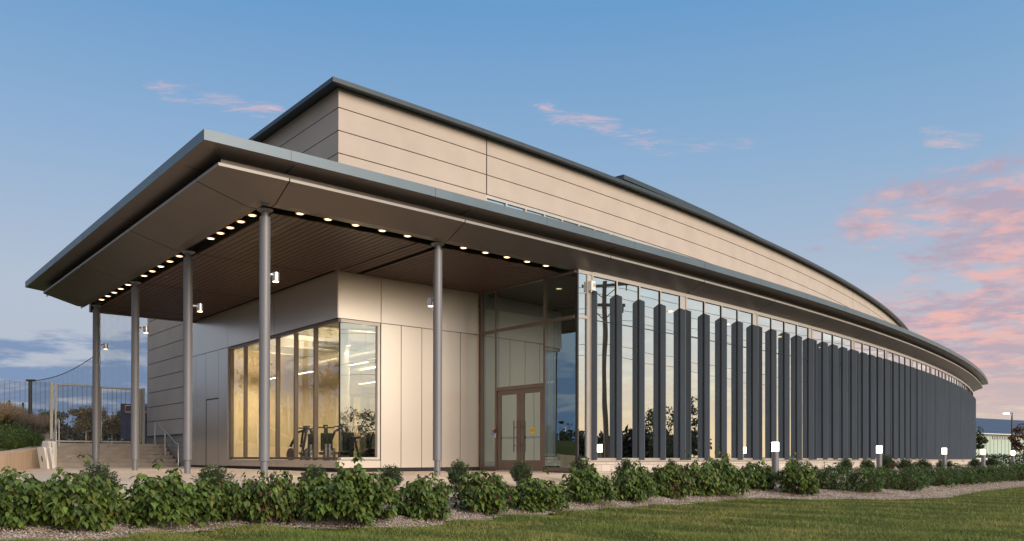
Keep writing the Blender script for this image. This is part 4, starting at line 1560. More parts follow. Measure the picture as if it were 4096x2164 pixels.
# the hedge closes up between the named shrubs further along
SH += [(10.75, 23.9, -.9, .95, .72, 11, 'dense shrub behind the gravel tongue right of the second bollard'),
       (12.8, 26.3, -.9, 1.0, .74, 10, 'dense shrub between the withered shrub and third bollard'),
       (14.9, 28.4, -.9, 1.0, .74, 10, 'dense shrub filling the row just left of third bollard'),
       (16.9, 30.3, -.9, 1.0, .76, 11, 'dense shrub filling the row right of third bollard'),
       (19.0, 32.6, -.9, 1.0, .78, 10, 'dense shrub under the fourth bollard'),
       (22.6, 36.6, -.9, 1.1, .86, 10, 'dense shrub under the fifth bollard'),
       (24.2, 38.6, -.9, 1.1, .86, 11, 'dense shrub behind the rightmost one'),
       (8.2, 23.4, -.85, 1.0, .7, 10, 'dense shrub set back behind the row right of nearest bollard')]
for (x, y, z, w, h, k, lab) in SH:
    p_ = protos[k] if k < 10 else dense[k - 10]
    if k in used:
        o = copy_tree(p_)
    else:
        o = p_; used.add(k)
    o.location = (x, y, ground_z(x, y) - .02)
    s_ = .5 * (w / p_['w'] + h / p_['h'])
    w *= .90 if k < 10 else 1.0
    h *= .90
    w *= random.uniform(.93, 1.06)
    o.scale = (w / p_['w'], w / p_['w'], (h + .04) / p_['h'])
    o.rotation_euler = (0, 0, random.uniform(0, 6.28) if k not in (2, 12) else random.uniform(-.5, .5))
    tag(o, lab, 'shrub', 'broad-leaved shrubs along the gravel bed')


NEEDLE = np.array([[0, 0, 0], [.13, .45, .02], [-.13, .45, .02], [0, 1, -.05]], dtype=float)
NEEDLE_F = np.array([[0, 1, 2], [1, 3, 2]])


def make_fine(seed, w=.6, h=.62, n=4200, base=(.042, .075, .028)):
    r = np.random.default_rng(seed)
    nst = n // 26
    pos, tip, nor, siz, col = [], [], [], [], []
    mb = MB()
    for i in range(nst):
        az = r.uniform(0, 2 * PI); sp = r.uniform(0, 1) ** .6
        top = np.array([math.cos(az) * sp * w / 2, math.sin(az) * sp * w / 2, h * (1 - .35 * sp ** 2) * r.uniform(.55, 1.05)])
        b0 = top * np.array([.25, .25, .05])
        mb.tube([tuple(b0), tuple(b0 * .4 + top * .6 + np.array([0, 0, -.02])), tuple(top)], .004, 4, r1=.0015) if i % 2 == 0 else None
        for j in range(26):
            f = r.uniform(.45, 1.0)
            p_ = b0 + (top - b0) * f
            a = r.uniform(0, 2 * PI)
            d = np.array([math.cos(a), math.sin(a), r.uniform(.2, 1.1)])
            pos.append(p_); tip.append(d); nor.append(r.normal(0, 1, 3) + np.array([0, 0, .8])); siz.append(r.uniform(.045, .08))
            col.append(np.array(base) * r.uniform(.6, 1.5))
    V_, F_ = place_leaves(np.array(pos), np.array(tip), np.array(nor), np.array(siz), 1.0, NEEDLE, NEEDLE_F)
    root = empty('fine_leaved_shrub', (0, 0, 0))
    colmesh('foliage', V_, F_, np.repeat(np.array(col), 4, 0), M['fineleaf'], root)
    o = mb.build('stem', M['bark'], None); o.parent = root
    root['w'] = w; root['h'] = h
    return root


fp = [make_fine(5), make_fine(9), make_fine(14)]
usedf = set()
FS = [(-6.26, 12.50, 0.66, 0.66, 'small fine-leaved shrub on the terrace edge behind leftmost shrubs'), (-4.95, 13.81, 0.71, 0.61, 'small fine-leaved shrub between third and corner columns'),
      (-3.61, 15.17, 0.57, 0.50, 'small fine-leaved shrub below the gym side window'), (-2.37, 16.22, 0.54, 0.52, 'small fine-leaved shrub below the corner window, left of front column'),
      (-1.11, 17.29, 0.50, 0.63, 'upright fine-leaved shrub right of the front column'), (0.21, 18.44, 0.53, 0.66, 'fine-leaved shrub with two crowns before the entrance doors'),
      (1.67, 20.01, 0.57, 0.73, 'fine-leaved shrub below the glass corner'), (2.88, 21.10, 0.5, 0.68, 'fine-leaved shrub below first glass bay'),
      (4.32, 22.43, 0.45, 0.68, 'fine-leaved shrub beside the first double fins'), (9.2, 27.0, .55, .6, 'fine-leaved shrub behind the row right of nearest bollard'),
      (12.13, 30.15, 0.6, 0.58, 'fine-leaved shrub left of the second bollard, against the wall'), (13.60, 31.70, 0.6, 0.58, 'fine-leaved shrub just left of second bollard'),
      (15.04, 33.26, 0.8, 0.72, 'larger fine-leaved shrub right of second bollard'), (16.63, 35.02, 0.78, 0.55, 'fine-leaved shrub midway between second and third bollards'),
      (18.33, 36.96, 0.75, 0.55, 'fine-leaved shrub nearing the third bollard'), (21.0, 40.2, .8, .55, 'fine-leaved shrub behind third bollard'),
      (26.08, 46.49, 0.85, 0.58, 'fine-leaved shrub near the building end'), (30.09, 51.97, 1.0, 0.6, 'fine-leaved shrub beyond the fourth bollard')]
for i, (x, y, w, h, lab) in enumerate(FS):
    k = i % 3
    o = copy_tree(fp[k]) if k in usedf else fp[k]
    usedf.add(k)
    o.location = (x, y, ground_z(x, y) - .02)
    o.scale = (w / .6, w / .6, (h + .02) / .62)
    o.rotation_euler = (0, 0, i * 1.7)
    tag(o, lab, 'shrub', 'fine-leaved shrubs behind the front row')

# planter shrubs and ornamental grasses on the mound
ps = None
def mound_at(x, y):
    best = min(range(len(inner)), key=lambda i: (inner[i].x - x) ** 2 + (inner[i].y - y) ** 2)
    d = math.hypot(inner[best].x - x, inner[best].y - y)
    return inner[best].z - .05 + .85 * (1 - math.exp(-d / 2.6))


PLS = [(-16.0, 26.0, .9, .66, 'dark green shrub on the planter at the left picture edge'), (-16.75, 27.6, .9, .68, 'dark green planter shrub second from the left edge'),
       (-17.2, 29.0, .95, .70, 'dark green planter shrub in the middle of the curve'), (-17.75, 30.4, .9, .64, 'dark green planter shrub above the white boards'),
       (-18.25, 31.6, .8, .58, 'dark green planter shrub nearest the steps'), (-18.0, 29.6, 1.0, .8, 'dark green planter shrub in the second row at left'),
       (-18.6, 31.2, 1.0, .76, 'dark green planter shrub in the second row at centre')]
for i, (x, y, w, h, lab) in enumerate(PLS):
    o = copy_tree(dense[i % 2])
    o.name = 'planter_shrub'
    z = mound_at(x, y)
    o.location = (x, y, z - .03); o.scale = (w, w, h / .8); o.rotation_euler = (0, 0, i * 2.1)
    tag(o, lab, 'shrub', 'dark green shrubs in the planter')


def make_grass(seed, h=.95, n=420):
    r = np.random.default_rng(seed)
    V_, F_, C_ = [], [], []
    V2, F2, C2 = [], [], []
    for i in range(n):
        az = r.uniform(0, 2 * PI); spread = r.uniform(.1, .55); hh = h * r.uniform(.5, .95)
        d = np.array([math.cos(az), math.sin(az), 0]); s = np.array([-d[1], d[0], 0]) * .006
        k = len(V_)
        p0 = d * r.uniform(0, .08)
        pts = [p0, p0 + d * spread * .25 + [0, 0, hh * .5], p0 + d * spread * .6 + [0, 0, hh * .85], p0 + d * spread + [0, 0, hh * .9]]
        V_ += [pts[0] - s, pts[0] + s, pts[1] - s, pts[1] + s, pts[2] - s * .7, pts[2] + s * .7, pts[3], pts[3]]
        F_ += [(k, k + 1, k + 3), (k, k + 3, k + 2), (k + 2, k + 3, k + 5), (k + 2, k + 5, k + 4), (k + 4, k + 5, k + 6)]
        c = np.array([.12, .12, .045]) * r.uniform(.6, 1.4)
        C_ += [c] * 8
        if i % 3 == 0:
            k2 = len(V2)
            q = pts[2] + np.array([0, 0, .10])
            for j in range(7):
                e = q + d * .05 * j * .5 + r.normal(0, .02, 3) + [0, 0, .035 * j]
                w_ = .022 * (1 - j / 9)
                sd = r.normal(0, 1, 3); sd /= np.linalg.norm(sd)
                V2 += [e - sd * w_, e + sd * w_, e + np.array([0, 0, .05]) + d * .01]
                F2.append((k2 + 3 * j, k2 + 3 * j + 1, k2 + 3 * j + 2))
                C2 += [np.array([.46, .34, .22]) * r.uniform(.7, 1.25)] * 3
    root = empty('ornamental_grass', (0, 0, 0))
    colmesh('blades', V_, F_, C_, M['grassblade'], root)
    colmesh('plumes', V2, F2, C2, M['plume'], root)
    return root


gp = [make_grass(2), make_grass(6)]
GR = []
for k in range(26):
    f = k / 25
    for row in range(2):
        yy = 32.6 + row * 1.8 + 3.6 * f + random.uniform(-.3, .3)
        px_ = -10 + 195 * f + random.uniform(-6, 6)
        GR.append((( px_ - 2048) / 3310 * yy, yy, 1.0 - .38 * f))
for i, (x, y, s_) in enumerate(GR):
    o = gp[i] if i < 2 else copy_tree(gp[i % 2])
    z = mound_at(x, y)
    s_ *= random.uniform(.85, 1.1)
    o.location = (x, y, z - .03); o.scale = (s_, s_, s_); o.rotation_euler = (0, 0, i * 1.3)
    tag(o, 'tuft of tan plumed ornamental grass on the planter mound behind the dark shrubs', 'ornamental grass', 'plumed grasses on the planter mound')


# ---- trees
def make_tree(seed, h, crown_r, crown_h, trunk_h, nleaf, lsize, base, label, cat='tree', group=None, bark='bark', vase=False, name='tree', conifer=False, multi=1):
    r = np.random.default_rng(seed)
    root = empty(name, (0, 0, 0), label, cat, group)
    mb = MB(); clumps = []
    if conifer:
        mb.tube([(0, 0, -.2), (0.05, 0, h * .5), (0, 0, h)], h * .022, 8, r1=.02)
        for i in range(int(46)):
            z = trunk_h + (h - trunk_h) * r.uniform(0, 1) ** .9
            rr = crown_r * (1 - (z - trunk_h) / (h - trunk_h) * .88) * r.uniform(.6, 1.1)
            a = r.uniform(0, 2 * PI)
            for f in (.35, .65, .95):
                clumps.append((math.cos(a) * rr * f, math.sin(a) * rr * f, z - rr * f * .12, .3 + crown_r * .16))
            mb.tube([(0, 0, z), (math.cos(a) * rr, math.sin(a) * rr, z - rr * .1)], .03, 4, r1=.008)
    else:
        tr = h * .024
        heads = [(0, 0, trunk_h)]
        mb.tube([(0, 0, -.2), (r.normal(0, .02), r.normal(0, .02), trunk_h * .55), heads[0]], tr, 8, r1=tr * .75)
        nl = 11
        for i in range(nl):
            a = 2 * PI * i / nl + r.uniform(-.3, .3)
            rad = crown_r * r.uniform(.35, .85)
            zt = trunk_h + crown_h * (r.uniform(.45, .95) if vase else r.uniform(.2, .9))
            e = (math.cos(a) * rad, math.sin(a) * rad, zt)
            m_ = (e[0] * .35, e[1] * .35, trunk_h + (zt - trunk_h) * .55)
            mb.tube([heads[0], m_, e], tr * .55, 5, r1=tr * .12)
        nc = 34
        for i in range(nc):
            a = r.uniform(0, 2 * PI); cz = r.uniform(-1, 1); rr = r.uniform(.45, 1.0) ** .5
            fz = cz * rr
            if vase:
                wz = .45 + .55 * (fz * .5 + .5)
            else:
                wz = math.sqrt(max(0, 1 - (fz * .9) ** 2))
            clumps.append((math.cos(a) * rr * wz * crown_r, math.sin(a) * rr * wz * crown_r, trunk_h + crown_h * (.5 + .5 * fz), crown_r * r.uniform(.20, .36)))
    o = mb.build('trunk', M[bark], None, smooth=True); o.parent = root
    cl = np.array(clumps)
    idx = r.integers(0, len(cl), nleaf)
    v_ = r.normal(0, 1, (nleaf, 3)); v_ /= np.linalg.norm(v_, axis=1, keepdims=True)
    v_ *= (r.uniform(.3, 1, nleaf) ** .5)[:, None]
    pos = cl[idx, :3] + v_ * cl[idx, 3:4] * np.array([1, 1, .7])
    tip = v_ + r.normal(0, .5, (nleaf, 3)) + np.array([0, 0, -.4])
    nor = r.normal(0, .6, (nleaf, 3)) + np.array([0, 0, 1.0])
    tone = r.uniform(.6, 1.35, len(cl))
    col = np.array(base)[None, :] * tone[idx][:, None] * r.uniform(.7, 1.3, (nleaf, 1))
    V_, F_ = place_leaves(pos, tip, nor, lsize * r.uniform(.6, 1.2, nleaf), 1.1)
    colmesh('crown', V_, F_, np.repeat(col, len(LEAF), 0), M['treeleaf'], root)
    return root


def put(o, x, y, z, s=1, rz=0):
    o.location = (x, y, z); o.scale = (s, s, s); o.rotation_euler = (0, 0, rz)
    return o


GT = 'trees beyond the gates'
put(make_tree(61, 4.4, 1.9, 2.9, 1.5, 2600, .26, (.16, .135, .05), 'bronze green vase-shaped tree seen through left gate', group=GT, bark='palebark', vase=True, name='field_tree'), -56.6, 110, 2.1)
put(make_tree(63, 4.3, 2.0, 2.9, 1.4, 2600, .26, (.17, .13, .048), 'bronze vase-shaped tree seen through the right gate leaf', group=GT, bark='palebark', vase=True, name='field_tree'), -53.2, 110, 2.0)
put(make_tree(65, 4.4, 1.7, 2.2, 2.0, 1800, .26, (.085, .095, .045), 'dark green tree beside the left gate post', group=GT, vase=True, name='field_tree'), -60.9, 110, 2.0)
put(make_tree(67, 4.6, 1.7, 2.6, 1.8, 1800, .26, (.11, .10, .045), 'dark tree rising behind the left gate leaf', group=GT, vase=True, name='field_tree'), -58.4, 114, 2.1)
put(make_tree(71, 4.6, 1.15, 2.1, 2.0, 1600, .20, (.05, .06, .022), 'small green tree behind the far end of the glass wall', group='trees by the far building', name='street_tree'), 44.4, 80, -1.1)
put(make_tree(73, 4.3, 1.05, 2.3, 1.6, 1600, .18, (.12, .062, .028), 'small bronze tree at the right picture edge', group='trees by the far building', name='street_tree'), 43.5, 70, -1.1)
# trees that stand beside the camera and show only in the glass
put(make_tree(75, 5.0, 1.5, 3.2, 1.7, 2600, .15, (.05, .06, .02), 'young airy tree mirrored in the glass beside the doors', group='trees mirrored in the glass', name='mirrored_tree'), -34, 28.5, -.6)
put(make_tree(77, 4.6, 1.2, 3.0, 1.5, 1500, .15, (.03, .04, .018), 'small tree mirrored in the third light of the glass wall', group='trees mirrored in the glass', name='mirrored_tree'), 33, 29.2, -1.1)
put(make_tree(79, 5.0, 1.0, 3.6, 1.4, 1500, .15, (.03, .04, .018), 'slim tree mirrored in the fourth light of the glass wall', group='trees mirrored in the glass', name='mirrored_tree'), 31, 30.8, -1.1)
put(make_tree(80, 4.8, 1.4, 3.0, 1.4, 1800, .15, (.03, .04, .018), 'small tree mirrored in the corner glass of the gym', group='trees mirrored in the glass', name='mirrored_tree'), 24.5, 12.4, -1.1)
for i, (x, y, h) in enumerate(((-44, 46, 12), (-51, 43, 14))):
    put(make_tree(81 + i, h, 2.6, h * .8, 1.0, 3000, .30, (.022, .032, .016), ['tall dark conifer mirrored left in the gym windows', 'tallest dark conifer mirrored in the gym windows', 'broad dark conifer mirrored in the gym windows', 'shorter dark conifer mirrored nearest in the gym windows'][i],
                  group='conifers mirrored in the gym windows', name='conifer', conifer=True), x, y, -.5)


def treeline(name, pts, zb, hmin, hmax, n, lsize, base, seed):
    r = np.random.default_rng(seed)
    P_ = np.array(pts, dtype=float)
    seg = r.integers(0, len(P_) - 1, n); f = r.random(n)[:, None]
    xy = P_[seg, :2] * (1 - f) + P_[seg + 1, :2] * f
    ang = np.arctan2(xy[:, 1], xy[:, 0])
    top = hmin + (hmax - hmin) * (.5 + .25 * np.sin(ang * 47 + seed) + .17 * np.sin(ang * 113) + .08 * np.sin(ang * 291))
    z = zb + top * r.random(n) ** .75
    pos = np.concatenate([xy + r.normal(0, 1.2, (n, 2)), z[:, None]], 1)
    tip = r.normal(0, 1, (n, 3)); nor = r.normal(0, .7, (n, 3)) + np.array([0, 0, 1])
    col = np.array(base)[None] * r.uniform(.5, 1.4, (n, 1))
    V_, F_ = place_leaves(pos, tip, nor, lsize * r.uniform(.6, 1.3, n), 1.2)
    return tag(colmesh(name, V_, F_, np.repeat(col, 8, 0), M['treeleaf']), kind='stuff')


treeline('woods', [(-105, 150), (-88, 150), (-70, 152), (-55, 152)], 2.0, 2.4, 4.6, 9000, .55, (.03, .035, .018), 3)
arc_ = [(70 * math.sin(math.radians(t)) + 5, 70 * math.cos(math.radians(t)) + 5) for t in range(62, 160, 6)]
treeline('woods', arc_, -1.2, 2.7, 4.3, 36000, .7, (.022, .026, .014), 8)
arc_ = [(-66 * math.sin(math.radians(t)), 66 * math.cos(math.radians(t))) for t in range(44, 120, 6)]
treeline('woods', arc_, -1.0, 3.0, 5.2, 9000, .6, (.03, .038, .018), 9)

# utility pole and wires across the road, seen mirrored
px, py = 24.0, 24.3
o = empty('utility_pole', (px, py, -1.2), 'wooden utility pole with two cross arms mirrored in the glass', 'utility pole')
mb = MB(); mb.tube([(px, py, -1.2), (px + .05, py + .02, 4), (px + .08, py + .05, 9.6)], .17, 12, r1=.11); mb.build('pole_shaft', M['pole'], o, smooth=True)
for z, L_ in ((9.35, 1.35), (8.25, 1.15)):
    mb = MB(); mb.box(px - .02, px + .16, py - L_, py + L_, z - .07, z + .07)
    mb.build('cross_arm', M['pole'], o)
    mb = MB()
    for s_ in (-1, 1):
        mb.cyl((px + .07, py + s_ * L_ * .6, z - .06), (px + .07, py, z - .75), .025, .025, 6)
    mb.build('arm_brace', M['dark'], o)
    mb = MB()
    for yy in (-.9, -.45, .45, .9):
        mb.cyl((px + .07, py + yy * L_, z - .07), (px + .07, py + yy * L_, z - .38), .045, .03, 8)
    mb.build('insulator', M['dark'], o, smooth=True)
for i, (z, off) in enumerate(((9.05, -.9), (9.05, .9), (7.95, -.9), (7.95, .9), (6.2, 0), (5.6, 0))):
    mb = MB(); pts = []
    for k in range(41):
        f = k / 40 * 2 - 1
        # the line follows the road, dipping between poles 45 m apart
        s_ = f * 45
        sag = 1.1 * (1 - (2 * abs(f) - 1) ** 2)
        pts.append((px + s_ * .51 + off * .86, py + s_ * .86 - off * .51, z - sag))
    mb.tube(pts, .012, 5)
    ow = mb.build('overhead_wire', M['wire'])
    tag(ow, ['upper overhead wire, building side', 'upper overhead wire, road side', 'middle overhead wire, building side', 'middle overhead wire, road side', 'communication cable, higher one', 'lowest communication cable on the pole'][i] , 'wire', 'overhead wires')

# ------------------------------------------------------------------ bollards
BO = [(7.493, 23.56), (13.544, 30.524), (19.371, 37.091), (24.017, 42.181), (30.684, 50.691)]
bl = ['nearest and largest lit bollard in front of the glass wall', 'second lit bollard along the curved wall', 'third lit bollard near the far end of the wall', 'lit bollard just beyond the end of the building', 'farthest lit bollard beside the street lamp']
B0 = None
for i, (x, y) in enumerate(BO):
    if B0 is None:
        B0 = empty('bollard_light', (0, 0, 0))
        mb = MB(); mb.cyl((0, 0, -.1), (0, 0, .885), .100, .100, 28); lb_build(mb, 'bollard_post', M['column'], B0, smooth=True)
        mb = MB(); mb.cyl((0, 0, .89), (0, 0, 1.15), .098, .098, 28); lb_build(mb, 'bollard_lamp', M['bollard_lens'], B0, smooth=True)
        mb = MB(); mb.cyl((0, 0, 1.15), (0, 0, 1.185), .102, .102, 28); lb_build(mb, 'bollard_cap', M['column'], B0, smooth=True)
        o = B0
    else:
        o = copy_tree(B0)
    o.location = (x, y, .48 - 1.185)
    tag(o, bl[i], 'bollard', 'lit bollards along the curved wall')

# ------------------------------------------------------------------ far right: shed, lamp, hedge
def fw(s, d, z):
    """along the shed front s metres from (56.7,100), d metres behind it"""
    return (56.7 + .836 * s - .548 * d, 100 + .548 * s + .836 * d, z)


o = empty('warehouse', fw(0, 0, -1.2), 'long low pale green shed with big blue metal roof behind the lamp post', 'building')
mb = MB()
for (s0, s1, z0, z1) in ((-25, 45, -1.2, 2.92),):
    mb.quad(fw(s0, 0, z0), fw(s1, 0, z0), fw(s1, 0, z1), fw(s0, 0, z1)); mb.quad(fw(s1, 0, z0), fw(s1, 30, z0), fw(s1, 30, z1), fw(s1, 0, z1))
    mb.quad(fw(s0, 30, z0), fw(s0, 0, z0), fw(s0, 0, z1), fw(s0, 30, z1)); mb.quad(fw(s1, 30, z0), fw(s0, 30, z0), fw(s0, 30, z1), fw(s1, 30, z1))
s_ = -25
while s_ < 45:
    q = [fw(s_, 0, -1.2), fw(s_ + .12, 0, -1.2), fw(s_ + .12, -.05, -1.2), fw(s_, -.05, -1.2)]
    mb.hexa(q + [(a_[0], a_[1], 2.9) for a_ in q]); s_ += .9
mb.build('siding_wall', M['palegreen'], o)
mb = MB()
mb.quad(fw(-26, -.5, 2.98), fw(46, -.5, 2.98), fw(46, 9, 5.65), fw(-26, 9, 5.65)); mb.quad(fw(-26, 9, 5.65), fw(46, 9, 5.65), fw(46, 31, 3.2), fw(-26, 31, 3.2))
for k in range(1, 8):
    d = -.5 + 9.5 * k / 8; z = 2.98 + (5.65 - 2.98) * k / 8
    mb.quad(fw(-26, d, z + .03), fw(46, d, z + .03), fw(46, d + .12, z + .05), fw(-26, d + .12, z + .05))
mb.build('metal_roof', M['bluroof'], o)
mb = MB(); q = [fw(-26, -.55, 2.9), fw(46, -.55, 2.9), fw(46, -.45, 2.9), fw(-26, -.45, 2.9)]; mb.hexa(q + [(a_[0], a_[1], 3.0) for a_ in q]); mb.build('eave_gutter', M['white'], o)
for s0 in (2.55, 5.0, 7.6, -6, -12):
    mb = MB(); q = [fw(s0, -.07, 2.36), fw(s0 + 1.95, -.07, 2.36), fw(s0 + 1.95, -.02, 2.36), fw(s0, -.02, 2.36)]
    mb.hexa(q + [(a_[0], a_[1], 2.74) for a_ in q]); w_ = mb.build('window', M['winlou'], o)
    mb = MB()
    for ss in (0, .62, 1.26, 1.88):
        q = [fw(s0 + ss, -.10, 2.36), fw(s0 + ss + .07, -.10, 2.36), fw(s0 + ss + .07, -.071, 2.36), fw(s0 + ss, -.071, 2.36)]
        mb.hexa(q + [(a_[0], a_[1], 2.74) for a_ in q])
    mb.build('window_frame', M['white'], w_, world=False)

o = empty('street_lamp', (51.35, 85, -1.2), 'tall grey street lamp with a lit arm in front of the shed', 'street lamp')
mb = MB(); mb.cyl((51.35, 85, -1.2), (51.35, 85, 4.66), .11, .075, 12); mb.build('lamp_post', M['dark'], o, smooth=True)
mb = MB(); mb.box(50.6, 51.4, 84.94, 85.06, 4.60, 4.68); mb.build('lamp_arm', M['dark'], o)
mb = MB(); mb.box(50.55, 51.0, 84.85, 85.12, 4.55, 4.60); mb.build('lamp_head', M['street_lens'], o)


def hedge(name, x0, y0, x1, y1, z0, z1, dep, n, base, label, seed):
    r = np.random.default_rng(seed)
    f = r.random(n)
    x = x0 + (x1 - x0) * f + r.normal(0, .1, n); y = y0 + (y1 - y0) * f + r.uniform(-dep / 2, dep / 2, n)
    z = z0 + (z1 - z0) * (r.random(n) ** .6) + .06 * np.sin(x * 7)
    tip = r.normal(0, 1, (n, 3)); nor = r.normal(0, .6, (n, 3)) + np.array([0, -.4, 1])
    col = np.array(base)[None] * r.uniform(.5, 1.5, (n, 1))
    V_, F_ = place_leaves(np.stack([x, y, z], 1), tip, nor, .16 * r.uniform(.6, 1.3, n), 1.1)
    return tag(colmesh(name, V_, F_, np.repeat(col, 8, 0), M['treeleaf']), label, 'hedge')


hedge('clipped_hedge', 48, 90, 66, 92, -1.2, .38, 1.6, 7000, (.035, .05, .02), 'long dark clipped hedge at the foot of the green shed', 4)
hedge('dry_hedge', 42.5, 81, 46.0, 82.5, -1.2, .50, 1.2, 1800, (.12, .085, .04), 'tan dry bush clump at the end of the glass wall', 5)
mb = MB(); mb.box(40.5, 43.1, 75, 75.3, -1.2, .02); tag(mb.build('low_wall', M['signwhite'], bevel=.02), 'low white wall behind the fourth bollard', 'low wall')

# ------------------------------------------------------------------ lawn blades, gravel stones, litter
def blades(n, seed):
    r = np.random.default_rng(seed)
    # scatter over the lawn strip, thinning with distance
    d = 9.0 + 22 * r.random(n) ** 1.9
    fx = r.uniform(-.68, .66, n)
    x = fx * d; y = d
    t = np.degrees(np.arctan2(y - CY, x - CX)); rr = np.hypot(x - CX, y - CY) - RAD
    L_ = np.interp(t, [l[0] for l in LAWN], [l[1] for l in LAWN])
    edge = L_ + .05 + .14 * np.sin(t * 130) + .09 * np.sin(t * 311 + 1) + r.normal(0, .09, n)
    keep = rr > edge
    x, y, t, rr, d = x[keep], y[keep], t[keep], rr[keep], d[keep]
    n = len(x)
    z = -1.05 + .03 * np.sin(t * 14) * np.sin(rr * .9) - .02
    ang = r.uniform(0, 2 * PI, n)
    h = r.uniform(.03, .075, n) * (1 + .35 * np.sin(x * 2.3 + 1) * np.sin(y * 1.9))
    w = .0035 * (1 + d / 14)
    lean = r.normal(0, .55, (n, 2)) * h[:, None]
    c, s = np.cos(ang), np.sin(ang)
    V_ = np.zeros((n, 3, 3))
    V_[:, 0] = np.stack([x - c * w, y - s * w, z], 1); V_[:, 1] = np.stack([x + c * w, y + s * w, z], 1)
    V_[:, 2] = np.stack([x + lean[:, 0], y + lean[:, 1], z + h], 1)
    patch = .5 + .5 * np.sin(x * 1.15 + 1.7 * np.sin(y * .8)) * np.sin(y * 1.4 + x * .3)
    patch2 = .5 + .5 * np.sin(x * 3.1 + y * 2.2) * np.sin(y * 3.9 - x)
    g = np.array([.145, .205, .042]); ye = np.array([.34, .30, .10]); dk = np.array([.06, .12, .022])
    m1 = np.clip(patch * .75 + r.normal(0, .22, n), 0, 1)[:, None]
    col = g * (1 - m1) + ye * m1
    m2 = np.clip(patch2 * .5 + r.normal(0, .15, n), 0, 1)[:, None]
    col = col * (1 - m2) + dk * m2
    col *= r.uniform(.75, 1.5, (n, 1))
    return V_.reshape(-1, 3), np.arange(n * 3).reshape(-1, 3), np.repeat(col, 3, 0)


V_, F_, C_ = blades(330000, 5)
tag(colmesh('grass', V_, F_, C_, M['grassblade']), kind='stuff')


def stones(n, seed):
    r = np.random.default_rng(seed)
    t = -52.5 + 12.5 * r.random(n) ** 1.4
    L_ = np.interp(t, [l[0] for l in LAWN], [l[1] for l in LAWN])
    rr = L_ - 2.2 * r.random(n) ** 1.1 + .2
    a = np.radians(t)
    x = CX + (RAD + rr) * np.cos(a); y = CY + (RAD + rr) * np.sin(a)
    z = -.43 - .62 * np.clip((rr - .5) / (L_ - .5), 0, 1)
    s = r.uniform(.007, .017, n)
    octa = np.array([[1, 0, 0], [-1, 0, 0], [0, 1, 0], [0, -1, 0], [0, 0, .75], [0, 0, -.75]], dtype=float)
    fo_ = np.array([[0, 2, 4], [2, 1, 4], [1, 3, 4], [3, 0, 4], [2, 0, 5], [1, 2, 5], [3, 1, 5], [0, 3, 5]])
    an = r.uniform(0, 6.28, n)
    c, si = np.cos(an), np.sin(an)
    jit = octa[None] * r.uniform(.6, 1.4, (n, 6, 1)) * s[:, None, None]
    V_ = np.stack([jit[:, :, 0] * c[:, None] - jit[:, :, 1] * si[:, None] + x[:, None], jit[:, :, 0] * si[:, None] + jit[:, :, 1] * c[:, None] + y[:, None],
                   jit[:, :, 2] + z[:, None] + .012], 2)
    F_ = fo_[None] + (np.arange(n) * 6)[:, None, None]
    pal = 1.15 * np.array([[.55, .48, .42], [.68, .64, .60], [.42, .33, .27], [.30, .24, .20], [.60, .50, .40]])
    col = pal[r.integers(0, 5, n)] * r.uniform(.75, 1.1, (n, 1))
    return V_.reshape(-1, 3), F_.reshape(-1, 3), np.repeat(col, 6, 0)


V_, F_, C_ = stones(42000, 6)
tag(colmesh('gravel', V_, F_, C_, M['plume']), kind='stuff')
# dry leaves blown against the steps
r_ = np.random.default_rng(12)
pos = []
for k in range(6):
    for i in range(26):
        f = r_.random() ** .5
        pos.append(AB(3.95 - (1 - f) * 1.4 if i % 3 else r_.uniform(-.3, 3.9), rb[k] - .30 + r_.normal(0, .03) if k < 5 else rb[k] - .5, zz[k] + .015))
for i in range(60):
    pos.append(AB(3.6 + r_.normal(0, .15), -17.1 + r_.normal(0, .45), -.36))
pos = np.array(pos); n = len(pos)
V_, F_ = place_leaves(pos, r_.normal(0, 1, (n, 3)) * [1, 1, .2], r_.normal(0, .3, (n, 3)) + [0, 0, 1], r_.uniform(.04, .08, n), 1.0)
tag(colmesh('leaf_litter', V_, F_, np.repeat(np.array([.13, .045, .02])[None] * r_.uniform(.5, 1.4, (n, 1)), 8, 0), M['treeleaf']), kind='stuff')

# ------------------------------------------------------------------ sky
W = bpy.data.worlds.new('World')
SC.world = W
W.use_nodes = True
nt = W.node_tree
for n_ in list(nt.nodes):
    nt.nodes.remove(n_)
out = nt.nodes.new('ShaderNodeOutputWorld')
bg = nt.nodes.new('ShaderNodeBackground')
tc = nt.nodes.new('ShaderNodeTexCoord')
sep = nt.nodes.new('ShaderNodeSeparateXYZ')
nt.links.new(tc.outputs['Generated'], sep.inputs[0])
X_, Y_, Z_ = sep.outputs
SUNAZ = (0.955, -0.297)
hz = math_node(nt, 'SQRT', math_node(nt, 'ADD', math_node(nt, 'MULTIPLY', X_, X_), math_node(nt, 'MULTIPLY', Y_, Y_)))
hz = math_node(nt, 'MAXIMUM', hz, .001)
cosaz = math_node(nt, 'DIVIDE', math_node(nt, 'ADD', math_node(nt, 'MULTIPLY', X_, SUNAZ[0]), math_node(nt, 'MULTIPLY', Y_, SUNAZ[1])), hz)
zc = math_node(nt, 'MAXIMUM', Z_, 0.0)


def maprange(v, a, b, c=0.0, d=1.0, smooth=True):
    n = nt.nodes.new('ShaderNodeMapRange')
    n.interpolation_type = 'SMOOTHSTEP' if smooth else 'LINEAR'
    n.inputs[1].default_value = a; n.inputs[2].default_value = b; n.inputs[3].default_value = c; n.inputs[4].default_value = d
    nt.links.new(v, n.inputs[0])
    return n.outputs[0]


